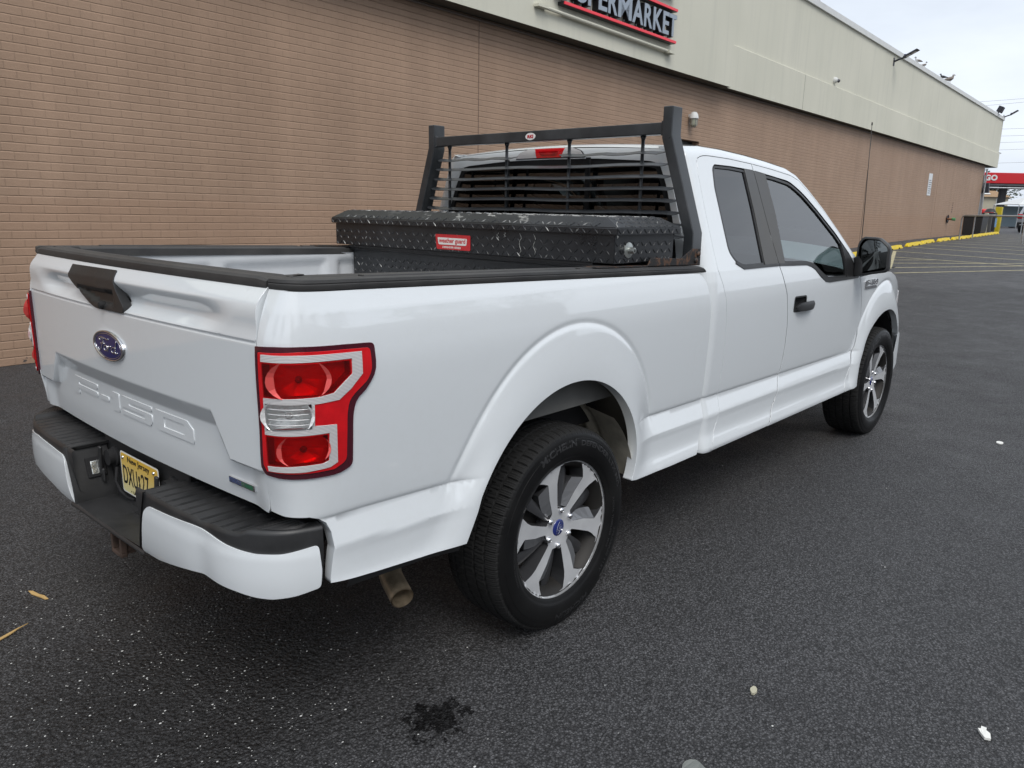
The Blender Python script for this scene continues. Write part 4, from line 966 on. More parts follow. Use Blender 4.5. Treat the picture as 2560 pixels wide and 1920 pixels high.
# ---- tailgate
HP=fillet([(.366,1.357,.003),(-.004,1.359,.003),(-.021,1.333,.01),(-.111,1.250,.012),(-.100,1.231,.012),(.117,1.229,.02),(.164,1.242,.02),(.350,1.317,.012),(.356,1.334,.008)],.008,3)
def gate():
    gr=empty('tailgate',parent=T)
    outer=[(-.841,.772)]+[(y,.757) for y in (-.83,)]+[(0,.752),(.83,.757),(.841,.772)]+[(.842,z) for z in lin(.80,1.34,12)]+[(.842,1.371)]+[(y,1.3715) for y in lin(.8,-.8,12)]+[(-.842,1.371)]+[(-.842,z) for z in lin(1.34,.80,12)]
    tr=[(.841,.880),(.684,.880),(.600,1.008),(-.600,1.008),(-.684,.880),(-.841,.880)]
    feats=[[(-.84,1.2285),(.84,1.2285)],[(-.84,1.236),(.84,1.236)],[(-.84,1.222),(.84,1.222)],tr,[(.66,.872),(.60,.93),(.582,.954),(-.582,.954),(-.60,.93),(-.66,.872)],[(.841,.872),(.68,.872)],[(-.841,.872),(-.68,.872)],[(-.84,1.325),(.84,1.325)],[(-.84,1.300),(.84,1.300)],[(-.84,1.288),(.84,1.288)],[(-.84,1.262),(.84,1.262)],[(-.84,.86),(.84,.86)],
      [(.67,1.243),(.79,1.36)],[(-.67,1.243),(-.79,1.36)]]
    g=panel('outer_skin',gate_pt,outer,WHITE,T,holes=[offset(HP,.008)],feats=feats,step=.020,flange=.03,outdir=(-1,0,0),featw=.005)
    g.name='tailgate'
    bpy.data.objects.remove(gr)
    return g
TG=gate()
mb=MB(); mb.add([(-1.065,-.79,.80),(-1.065,.79,.80),(-1.065,.79,1.37),(-1.065,-.79,1.37)],[(0,1,2,3)]); mb.build('inner_skin',BEDW,TG,fix=False)
# cap along the top of the gate
mb=MB(); ys=lin(-.842,.842,40); prof=[(-.003,-.006),(-.006,.002),(-.004,.018),(.004,.0245),(.030,.0255),(.034,.0235),(.050,.0235),(.054,.0255),(.075,.025),(.079,.019),(.079,-.01)]
rows=[]
for y in ys:
    x0=gate_x(y,1.3715); e=min(1,(.842-abs(y))/.02); rows.append([(x0+dx,y,1.3715+dz*(.75+.25*e)+.0) for dx,dz in prof])
n=len(prof); mb.add([p for r in rows for p in r],[(i*n+j,(i+1)*n+j,(i+1)*n+j+1,i*n+j+1) for i in range(len(ys)-1) for j in range(n-1)]+[tuple(range(n)),tuple((len(ys)-1)*n+j for j in range(n-1,-1,-1))]); mb.build('gate_cap',CAPM,TG,auto=30)
# embossed lettering on the gate: raised outlines
def gx_(y,z,o=0): return (gate_x(y,z)-o,y,z)
EMB=[[(.512,.867),(.508,.920),(.482,.937),(.258,.937),(.260,.917),(.449,.917),(.449,.908),(.261,.908),(.262,.888),(.449,.888),(.449,.867)],
 [(.236,.889),(.236,.908),(.160,.908),(.160,.889)],
 [(.145,.911),(.142,.922),(.124,.937),(.068,.937),(.070,.869),(.124,.869),(.123,.911)],
 [(.046,.937),(-.181,.937),(-.181,.919),(-.012,.919),(-.012,.911),(-.181,.911),(-.181,.881),(-.165,.869),(.046,.869),(.046,.886),(-.126,.886),(-.126,.895),(.046,.895)],
 [(-.204,.937),(-.412,.937),(-.448,.915),(-.448,.869),(-.228,.869),(-.204,.883)]]
def emb(poly,h,name,hole=None):
    poly=[(y,z) for y,z in poly]
    def f(u,v): return gate_pt(u,v)
    o=panel(name,f,offset(poly,.0015),WHITE,TG,holes=[hole] if hole else [],step=.03,flange=h+.004,off=h,outdir=(-1,0,0),bstep=.02)
    return o
for i,p in enumerate(EMB): emb(p,.0028,'embossed_character',[(-.262,.920),(-.393,.920),(-.393,.886),(-.262,.886)] if i==4 else None)
# handle
def hp(y,z):
    x=interp([(1.24,-1.184),(1.30,-1.182),(1.325,-1.177),(1.360,-1.152)],z)
    k=min((.262-y*1.0)/.02 if y>.1 else 1,(z-1.243)/.012,(1.296-z)/.010,(y+.035)/.02,(z-(1.236+.26*(y-.10)))/.02)
    return (x+.018*max(0,min(1,k)),y,z)
o=panel('gate_handle',hp,HP,TRIM,TG,step=.009,flange=.03,off=.002,outdir=(-1,0,0))
mb=MB(); mb.grid(lambda y,t:(-1.180-.006*sin(pi*t)**.7+.006*(1-t),y,1.322-.034*t),lin(.275,.035,8),lin(0,1,8)); mb.build('pull_bar',TRIM,o,smooth=True)
mb=MB(); mb.lathe([(.0,-.012),(.011,-.010),(.013,0),(.013,.01)],lambda r,w,a:(-1.186+w,.055+r*cos(a),1.243+r*sin(a)),16); mb.build('lock_barrel',UNDER,o,auto=40)
# oval badge with script
NAVY=M('badge_blue',(.006,.010,.10),.3,coat=.3,spec=.3)
def oval(cy,cz,rx,rz,fn,parent,k=1.0):
    mb=MB()
    for i in range(48):
        pass
    prof=[(1.0,0),(1.0,.6),(.97,.9),(.93,1.0),(.90,.9),(.875,.7)]
    v=[];f=[];n=64;m=len(prof)
    for i in range(n):
        a=2*pi*i/n
        for r,h in prof: v.append(fn(cy+rx*r*cos(a),cz+rz*r*sin(a),.010*k*h))
    for i in range(n):
        for j in range(m-1): f.append((i*m+j,((i+1)%n)*m+j,((i+1)%n)*m+j+1,i*m+j+1))
    ring=mesh('oval_badge',v,f,CHR,parent,smooth=True)
    v=[fn(cy,cz,.0075*k)]+[fn(cy+rx*.89*cos(2*pi*i/n),cz+rz*.88*sin(2*pi*i/n),.0068*k) for i in range(n)]
    mesh('badge_field',v,[(0,1+i,1+(i+1)%n) for i in range(n)],NAVY,ring,smooth=True)
    v=[]; mb=MB(); mb.tube([fn(cy+rx*.82*cos(2*pi*i/n),cz+rz*.80*sin(2*pi*i/n),.0072*k) for i in range(n)],.0012*k,6,closed=True)
    # cursive script strokes, x right as seen, units of half widths
    ST=[[(-.50,.30),(-.56,.42),(-.40,.52),(-.15,.50),(.02,.44),(.12,.50)],[(-.22,.49),(-.30,.20),(-.40,-.15),(-.52,-.38),(-.64,-.42),(-.66,-.28)],[(-.48,.05),(-.34,.10),(-.20,.10)],
        [(-.14,.02),(-.24,-.12),(-.24,-.32),(-.12,-.36),(-.02,-.20),(-.04,-.02),(-.14,.02)],[(.06,.02),(.06,-.18),(.0,-.36)],[(.07,-.14),(.14,0),(.24,.03)],
        [(.52,.0),(.40,.02),(.28,-.14),(.28,-.32),(.38,-.37),(.50,-.20),(.56,.10),(.64,.50)],[(.56,.05),(.50,-.24),(.56,-.37),(.66,-.30)]]
    for st in ST:
        pts=[]
        for i in range(len(st)-1):
            for t in (0,.34,.67):
                a,b=st[i],st[i+1]; p0=st[max(0,i-1)];p3=st[min(len(st)-1,i+2)]
                def cr(k_): return .5*((2*a[k_])+(-p0[k_]+b[k_])*t+(2*p0[k_]-5*a[k_]+4*b[k_]-p3[k_])*t*t+(-p0[k_]+3*a[k_]-3*b[k_]+p3[k_])*t**3)
                pts.append((cr(0),cr(1)))
        pts.append(st[-1])
        mb.tube([fn(cy-px*rx*.95,cz+pz*rz*.95,.0080*k) for px,pz in pts],.0021*k,6)
    mb.build('badge_script',CHR,ring,smooth=True)
    return ring
oval(.037,1.110,.124,.051,lambda y,z,o:gx_(y,z,o),TG)
mb=MB(); mb.prism([(-.636,.799),(-.636,.817),(-.768,.8175),(-.768,.7995)],lambda u,v,w:gx_(u,v,w),-.001,.006); bd=mb.build('badge_strip',CHR,TG,bevel=.001)
mb=MB(); mb.prism([(-.640,.802),(-.640,.8145),(-.702,.8148),(-.702,.8022)],lambda u,v,w:gx_(u,v,w),.006,.0072); mb.build('badge_blue_field',M('badge_steel_blue',(.03,.06,.18),.3),bd)
mb=MB(); mb.prism([(-.702,.8022),(-.702,.8148),(-.760,.815),(-.760,.8025)],lambda u,v,w:gx_(u,v,w),.006,.0072); mb.build('badge_green_field',M('badge_green',(.03,.13,.07),.3),bd)
text('badge_lettering','ECOBOOST',lambda u,v,w:gx_(-.646-.108*u,.8045+.0085*v,.0074+.0003*w),CHR,bd,bold=.01)
# ---- tail lights
REDW=M('red_wall',(.45,.004,.006),.3,.3); REDB=M('red_reflector_back',(.95,.10,.10),.25,.15,bump=(40,.6,.006)); BOWL=M('red_bowl',(.85,.12,.11),.2,.3); SILB=M('silver_reflector',(.92,.92,.91),.18,.35,bump=(55,.7,.006))
RGL=glass_mat('red_cover',(.96,.05,.055),0,1.45); CGL=glass_mat('clear_cover',(.93,.94,.93),0,1.5)
RED=M('red_lens',(.60,.003,.008),.12,coat=1,noise=(30,.12)); 
def red_deep():
    m,nt,b=newmat('red_chamber'); q=NT(m); ob=q.n('TexCoord').outputs['Object']
    v=q.n('TexVoronoi',{0:q.n('VectorMath',{0:ob,1:(14,14,34)},operation='MULTIPLY').outputs[0],'Scale':1.0}); 
    n=q.n('TexNoise',{0:ob,'Scale':14.0,'Detail':3}).outputs[0]
    q.link(q.mix(q.math('MULTIPLY',q.ramp(v.outputs['Distance'],.1,.8),q.ramp(n,.35,.65)),(.66,.006,.010),(.16,.0,.003)),b.inputs['Base Color'])
    b.inputs['Roughness'].default_value=.18; b.inputs['Coat Weight'].default_value=1; b.inputs['Metallic'].default_value=.35
    return m
REDD=red_deep(); MAR=M('maroon_bezel',(.060,.004,.012),.15,coat=1)
def clear_strip():
    m,nt,b=newmat('clear_ribbed_lens'); q=NT(m); ob=q.n('TexCoord').outputs['Object']
    w=q.n('TexWave',{0:ob,'Scale':85.0,'Distortion':.2},bands_direction='Z').outputs['Fac']
    q.link(q.mix(w,(.42,.41,.41),(.70,.68,.68)),b.inputs['Base Color']); b.inputs['Roughness'].default_value=.25; b.inputs['Coat Weight'].default_value=1
    q.link(q.n('Bump',{'Strength':.5,'Distance':.001,'Height':w}).outputs[0],b.inputs['Normal'])
    return m
CLR=clear_strip(); REV=M('reverse_reflector',(.62,.64,.62),.22,.75,bump=(26,.9,.012),coat=1)
def taillight(sgn):
    k=dict(outdir=(-.6,-1,0),sgn=sgn,step=.02)
    ch=[offset(LC1,.0015),offset(LC2,.0015),offset(LV,.001)]
    t=panel('tail_light',bed_pt,LO,MAR,T,flange=.02,off=.006,holes=[offset(LR,.006)],hflange=.03,**k)
    r=panel('red_lens',bed_pt,LR,RED,t,flange=.004,off=.0095,holes=ch,hflange=.045,fmat=REDW,**k)
    panel('clear_band',bed_pt,LU,CLR,t,flange=.0025,off=.0118,holes=[offset(LV,.001)],hflange=.02,**k)
    for nm,poly,gl,back,cs,cz,R1 in (('brake_chamber',LC1,RGL,REDB,-1.068,1.140,.066),('lower_chamber',LC2,RGL,REDB,-1.060,.952,.056),('reverse_chamber',LV,CGL,SILB,-1.108,1.045,.056)):
        c=panel(nm,bed_pt,offset(poly,-.004),back,t,flange=0,off=-.016,**k)
        panel('chamber_cover',bed_pt,poly,gl,c,flange=0,off=.0112 if gl is RGL else .0135,**k)
        # parabolic reflector bowl with stepped facets and a bulb
        P=Vector(bed_pt(cs,cz)); e=1e-3; tu=(Vector(bed_pt(cs+e,cz))-P).normalized(); tv=Vector((0,0,1)); nn=tu.cross(tv).normalized()
        if nn.y>0: nn=-nn
        v=[];f=[];nr,na=8,28
        for i in range(nr+1):
            q_=i/nr
            for j in range(na):
                a=2*pi*j/na; rr=R1*q_; st=.0016*((j//2)%2)*q_
                pt_=P+tu*rr*1.25*cos(a)+tv*rr*.86*sin(a)+nn*(-.0155+.018*q_*q_+st); v.append((pt_.x,pt_.y*sgn,pt_.z))
        for i in range(nr):
            for j in range(na): f.append((i*na+j,(i+1)*na+j,(i+1)*na+(j+1)%na,i*na+(j+1)%na))
        mesh('reflector_bowl',v,f,BOWL if gl is RGL else SILB,c)
        mb=MB(); c0=P+nn*-.016; c1=P+nn*-.001
        mb.tube([(c0.x,c0.y*sgn,c0.z),((c0.x+c1.x)/2,(c0.y+c1.y)/2*sgn,c0.z),(c1.x,c1.y*sgn,c1.z)],[.008,.010,.005],10); mb.build('bulb',M('bulb_glass',(.25,.20,.18),.1,coat=1) if gl is RGL else SILB,c,smooth=True)
    mb=MB()
    for zz in (1.066,1.052,1.038,1.024):
        pts=[]
        for s in lin(-1.178,-1.04,12): P=Vector(bed_pt(s,zz)); pts.append((P.x-.0105,(P.y-.0105)*sgn,P.z))
        mb.tube(pts,.0010,5)
    mb.build('reverse_ribs',M('clear_rib',(.8,.8,.8),.1,.2,coat=1),t,smooth=True)
    return t
taillight(1); taillight(-1)
# ---- rear bumper
BU=empty('rear_bumper',parent=T)
def bumper_dent(a,z):
    # vertical crease knocked into the right half
    d=math.exp(-((a+.655)/.055)**2)*.016*(.4+.6*sst(.72,.55,z)); return -d*.42
def bpt(a,z): return bump_pt(a,z,bumper_dent(a,z))
for sgn in (1,-1):
    def side_fn(a,z,sgn=sgn):
        x,y,zz=bump_pt(-abs(a),z,bumper_dent(a,z) if sgn==1 else 0); return (x,y,zz)
    def fil(P): return fillet(P,.01,4)
    if sgn==1: wo=fil([(-.280,.510,.02),(-.304,.56,.02),(-.325,.655,.02),(-.350,.676,.015),(-.49,.683),(-.60,.690),(-.655,.690),(-.70,.684),(-.765,.672),(-.86,.660),(-.93,.660),(-1.035,.672,.012),(-1.040,.60),(-1.036,.549,.012),(-.97,.538),(-.90,.531),(-.86,.534),(-.80,.545),(-.72,.551),(-.655,.555),(-.57,.545),(-.50,.533),(-.39,.515)])
    else: wo=fil([(-.280,.506,.02),(-.304,.56,.02),(-.325,.655,.02),(-.350,.676,.015),(-.49,.683),(-.655,.684),(-.765,.674),(-.86,.662),(-.93,.662),(-1.035,.672,.012),(-1.040,.60),(-1.036,.549,.012),(-.90,.533),(-.70,.548),(-.50,.530),(-.39,.512)])
    panel('painted_panel',side_fn,wo,WHITE,BU,step=.018,flange=.03,off=.004,outdir=(-1,-.4,0),sgn=sgn,feats=[[(-.655,.56),(-.655,.69)]]+[[(a,.55),(a,.66)] for a in lin(-.75,-1.0,8)])
    # black shell: front strip above the painted panel and underneath
    def topz(a):
        a=abs(a); z=.712 if a<.80 else .712+.012*sst(.80,.84,a)
        if sgn==1: z-=.006*math.exp(-((a-.655)/.03)**2)
        return z
    As=[.262]+lin(.30,1.05,60)
    mb=MB()
    rows=[]
    for a in As:
        xx,yy,_=bump_pt(-a,.70,bumper_dent(-a,.70) if sgn==1 else 0); tz=topz(a)
        P=[]
        for k_,(o,z) in enumerate(((-.060,.52),(-.045,.535),(-.020,.56),(-.004,.66),(-.001,tz-.012),(-.003,tz-.004),(-.010,tz))):
            x_,y_,z_=bump_pt(-a,z,(bumper_dent(-a,z) if sgn==1 else 0)+o+.002); P.append((x_,y_*sgn,z))
        rows.append(P)
    n=7; mb.add([p for r in rows for p in r],[(i*n+j,(i+1)*n+j,(i+1)*n+j+1,i*n+j+1) for i in range(len(As)-1) for j in range(n-1)]); mb.build('bumper_shell',PLB,BU,smooth=True,fix=False)
    # step pad
    mb=MB()
    a_in=.300
    xb=-1.075
    rows=[]
    As2=lin(.300,1.05,190)
    def padrow(a):
        fx,fy,_=bump_pt(-a,.70,(bumper_dent(-a,.70) if sgn==1 else 0)-.008); 
        bx_=xb+ (0 if a<.80 else (a-.80)*.16); by_=fy if a<.86 else max(fy,-.905)
        return (fx,fy),(bx_,by_ if a<.9 else -.90+.0*a)
    for a in As2:
        (fx,fy),(bx_,by_)=padrow(a); z=topz(a); row=[]
        for t in lin(0,1,9):
            x=fx+(bx_-fx)*t; y=fy+(by_-fy)*t; zz=z
            if a<.80:
                ph=(abs(y)/.047)%1; rib=.011*(1 if abs(ph-.5)<.11 else 0) if (.10<t<.85) else 0
                zz+=-rib
            row.append((x,y*sgn,zz))
        rows.append(row)
    mb.add([p for r in rows for p in r],[(i*9+j,(i+1)*9+j,(i+1)*9+j+1,i*9+j+1) for i in range(len(As2)-1) for j in range(8)]); pad=mb.build('step_pad',PLB,BU,auto=12,fix=False)
    mb=MB()
    for i in range(9):   # fine ribs on the corner cap
        t0=.12+i*.085; a0,a1=.845,.985
        pts=[]
        for k in lin(0,1,7):
            a=a0+(a1-a0)*k; (fx,fy),(bx_,by_)=padrow(a); t=.10+.80*(i+.5)/9
            pts.append((fx+(bx_-fx)*t,(fy+(by_-fy)*t)*sgn,topz(a)+.0002))
        mb.tube(pts,.0013,5)
    mb.build('grip_rib',CAPM,pad,smooth=True)
    # inner slanted wall of the recess
    mb=MB(); 
    def iw(t,s): # t along x from the front, s from floor to the top
        y=.258+(.318-.258)*s**1.4; x=-1.262+.137*t; return (x,-y*sgn,.512+.200*s)
    mb.grid(iw,lin(0,1,8),lin(0,1,10)); mb.grid(lambda t,s:(-1.262-.004+.004*t,(-(.258+(.318-.258)*s**1.4)-.010*(1-t))*sgn,.512+.200*s-.0*t),[0,1],lin(0,1,10)); mb.build('recess_wall',PLB,BU,smooth=True)
    # plate lamp
    R=Matrix.Rotation(.33*sgn,3,'X')
    lm=MB(); c_=Vector((-1.178,-.2835*sgn,.628)); lm.box(c_,(.068,.010,.076),R); pl=lm.build('plate_lamp',UNDER,BU,bevel=.006)
    lm=MB(); lm.box(c_+Vector((0,.006*sgn,0)),(.040,.006,.050),R); lm.build('lamp_lens',REV,pl,bevel=.003)
# recess floor, lip, back panel
mb=MB(); mb.grid(lambda x,y:(x,y,.512-.004*cos(y*9)),[-1.262,-1.20,-1.12],lin(-.262,.262,14)); mb.build('recess_floor',PLB,BU,smooth=True)
mb=MB(); mb.grid(lambda y,s:(-1.264+(.0 if s<.5 else .010*(s-.5)*2)-.006*sin(pi*min(1,s*1.6)),y,.512-.030*s),lin(-.30,.30,26),lin(0,1,8)); mb.build('front_lip',PLB,BU,smooth=True)
mb=MB(); mb.add([(-1.124,-.335,.50),(-1.124,.335,.50),(-1.118,.335,.735),(-1.118,-.335,.735)],[(0,1,2,3)]); mb.bx((-1.12,-.33,.70),(-1.10,.33,.742)); mb.build('recess_back',PLB,BU,fix=False)
mb=MB(); mb.bx((-1.10,-.80,.56),(-1.00,.80,.70)); mb.bx((-1.02,-.55,.44),(-.85,.55,.56)); mb.build('bumper_beam',UNDER,BU)
# trailer sockets
for y,r in ((.235,.036),(-.225,.036)):
    mb=MB(); mb.lathe([(.0,-.02),(r*.8,-.02),(r*.8,.0),(r,.004),(r,.03)],lambda r_,w,a,y=y:(-1.135+w,y+r_*cos(a),.668+r_*sin(a)),20); s_=mb.build('trailer_socket',UNDER,BU,auto=40)
    mb=MB(); mb.box((-1.168,y+.03,.655),(.012,.020,.110),Matrix.Rotation(.15,3,'X')); mb.box((-1.164,y+.03,.60),(.010,.034,.05)); mb.build('socket_flap',PLB,s_,bevel=.005)
mb=MB(); mb.tube([(-1.13,.22,.63),(-1.14,.215,.58),(-1.135,.19,.545),(-1.128,.15,.530),(-1.124,.10,.535)],.006,8); mb.build('socket_cable',UNDER,BU,smooth=True)
# licence plate
def plate_yel():
    m,nt,b=newmat('plate_yellow_fade'); q=NT(m); ob=q.n('TexCoord').outputs['Object']; z=q.n('SeparateXYZ',{0:ob}).outputs[2]
    q.link(q.mix(q.ramp(z,.562,.712),(.66,.62,.34),(.70,.42,.03)),b.inputs['Base Color']); b.inputs['Roughness'].default_value=.4; return m
PY=plate_yel(); PW=M('plate_white',(.72,.72,.68),.4); INK=M('plate_ink',(.012,.012,.012),.4)
PC=fillet([(.152,.7135),(-.152,.7135),(-.152,.5615),(.152,.5615)],.012,4)
px=-1.139
mb=MB(); mb.prism(PC,lambda u,v,w:(px-.0012*w,u,v),0,1); lp=mb.build('licence_plate',PW,T)
mb=MB(); mb.prism(fillet([(.146,.708),(-.146,.708),(-.146,.567),(.146,.567)],.010,4),lambda u,v,w:(px-.0013-.0006*w,u,v),0,1); mb.build('plate_field',PY,lp)
def pt(s,y0,y1,z0,z1,name='plate_lettering',**k): return text(name,s,lambda u,v,w:(px-.0024-.0006*w,y0+(y1-y0)*u,z0+(z1-z0)*v),INK,lp,depth=.01,**k)
pt('New Jersey',.090,-.085,.676,.703,bold=.005); pt('DXU',.134,.020,.596,.664,bold=.004); pt('27',-.012,-.072,.596,.664,bold=.004); pt('USED',.062,.005,.570,.581,bold=.02)
mb=MB(); mb.prism([(.010,.650),(.0,.652),(-.003,.640),(.002,.632),(-.003,.622),(-.001,.612),(.006,.606),(.009,.616),(.005,.626),(.010,.636)],lambda u,v,w:(px-.0024-.0006*w,u,v),0,1); mb.prism([(.076+.003*cos(a),.576+.003*sin(a)) for a in lin(0,2*pi,9)[:-1]],lambda u,v,w:(px-.0024-.0006*w,u,v),0,1); mb.build('plate_emblem',INK,lp)
for y in (.128,-.088-.03):
    mb=MB(); mb.lathe([(0,-.005),(.005,-.004),(.006,0)],lambda r,w,a,y=y:(px-.002+w,y+r*cos(a),.692+r*sin(a)),10); mb.build('plate_screw',CHR,lp,smooth=True)
# hitch receiver
mb=MB(); hx,hz=-1.240,.434
def hbox(x0,x1,o,i): 
    for a_,b_ in (((x0,-o,-o),(x1,o,-i)),((x0,-o,i),(x1,o,o)),((x0,-o,-i),(x1,-i,i)),((x0,i,-i),(x1,o,i))): mb.bx((a_[0],a_[1],hz+a_[2]),(b_[0],b_[1],hz+b_[2]))
hbox(hx+.022,-.95,.036,.027); hbox(hx,hx+.0215,.042,.027)
hr=mb.build('hitch_receiver',RUST,T,bevel=.003)
mb=MB(); mb.tube([(-1.06,-.55,.45),(-1.06,.55,.45)],.032,10); mb.bx((-1.15,-.05,.475),(-1.0,.05,.51)); mb.build('hitch_crossbar',UNDER,hr)
# black splash strip under the rear quarter and exhaust
for sgn in (1,-1):
    mb=MB(); 
    mb.grid(lambda x,t:(x,(-F(x,.57)+.012+.02*t)*sgn,.546-(.546-.528)*((x+1.0)/.28 if x>-1 else 0)+.004-.034*t) if x<-.72 else (x,(-F(x,.56)+.012+.02*t)*sgn,.534-.012*((x+.72)/.18)-.034*t),lin(-.975,-.545,20),[0,1]); mb.build('splash_strip',PLB,T,smooth=True,fix=False)
mb=MB(); ex=[(-.15,-.50,.36),(-.42,-.55,.375),(-.60,-.66,.340),(-.650,-.803,.300)]; ex=[tuple(v) for v in fillet3(ex,.10)]
mb.tube(ex,.040,24,cap=False); mb.tube(ex,.036,24,cap=False); 
o=mb.build('exhaust_pipe',EXH,T,smooth=True,fix=False)
mb=MB(); mb.tube([(.9,-.42,.38),(-.1,-.45,.36),(-.30,-.50,.35)],.09,14); mb.build('muffler',EXH,o,smooth=True)
# ================================================================ cab
def ST_(x): return seam(x)-.001
DB=[(1.127,1.318),(1.160,1.25),(1.186,1.186),(1.206,1.10),(1.218,1.0),(1.224,.89),(1.225,.70),(1.222,.64),(1.205,.585),(1.175,.54),(1.150,.49),(1.142,.447)]      # cab corner / rear door
DT=[(1.127,1.318),(1.128,1.45),(1.134,1.60),(1.146,1.75),(1.156,1.80),(1.172,1.822),(1.205,1.833)]                 # same seam above the belt
MD=[(1.752,1.828),(1.765,1.70),(1.782,1.50),(1.808,1.318),(1.842,1.26),(1.877,1.20),(1.905,1.15),(1.935,1.06),(1.955,.98),(1.965,.88),(1.962,.79),(1.950,.73),(1.930,.67),(1.900,.60),(1.866,.55),(1.835,.505),(1.812,.470),(1.770,.443)]
FS=[(3.062,1.186),(3.108,1.12),(3.148,1.04),(3.175,.96),(3.186,.88),(3.17,.80),(3.145,.73),(3.115,.665),(3.095,.60),(3.055,.545),(3.005,.495),(2.985,.465),(2.975,.432)]
def door(name,outer,holes,feats,sgn,parent=T):
    return panel(name,side_pt,outer,WHITE,parent,holes=holes,feats=feats,step=.015 if sgn==1 else .035,flange=.035,outdir=OUT,sgn=sgn,shrink=.0036,hflange=.02,fmat=GAPSH,featw=.0026)
cre=lambda a,b:[(a,crz((a+b)/2)),(b,crz((a+b)/2))]
BF=[[(1.05,crz(1.05)),(1.95,crz(1.95))],[(1.05,crz(1.05)+.009),(1.95,crz(1.95)+.009)],[(1.05,crz(1.05)+.022),(1.95,crz(1.95)+.022)],[(1.8,crz(1.8)+.009),(3.18,crz(3.18)+.009)],[(1.8,crz(1.8)+.022),(3.18,crz(3.18)+.022)],[(1.05,.637-.003),(1.8,.629)],[(1.05,1.17),(3.2,1.17)],[(1.8,crz(1.8)),(3.18,crz(3.18))],[(1.8,.630),(3.1,.612)],[(1.0,1.31),(3.1,1.31)],[(1.0,.475),(3.0,.46)]]
QH=fillet([(1.330,1.800,.01),(1.500,1.800),(1.760,1.792,.002),(1.775,1.60,.002),(1.8,1.325,.002),(1.70,1.318),(1.400,1.318,.04),(1.325,1.345,.04),(1.275,1.395,.03),(1.276,1.494),(1.278,1.69),(1.300,1.780,.012)],.01,4)
FH=fillet([(1.772,1.790,.002),(1.905,1.778),(2.20,1.752,.05),(2.36,1.692,.08),(2.52,1.60),(2.735,1.465),(2.90,1.335),(3.025,1.205,.01),(3.00,1.194,.01),(2.50,1.196,.05),(2.40,1.235,.03),(2.30,1.285,.05),(2.19,1.305),(1.812,1.318,.002)],.01,4)
QH=offset(QH,.001)
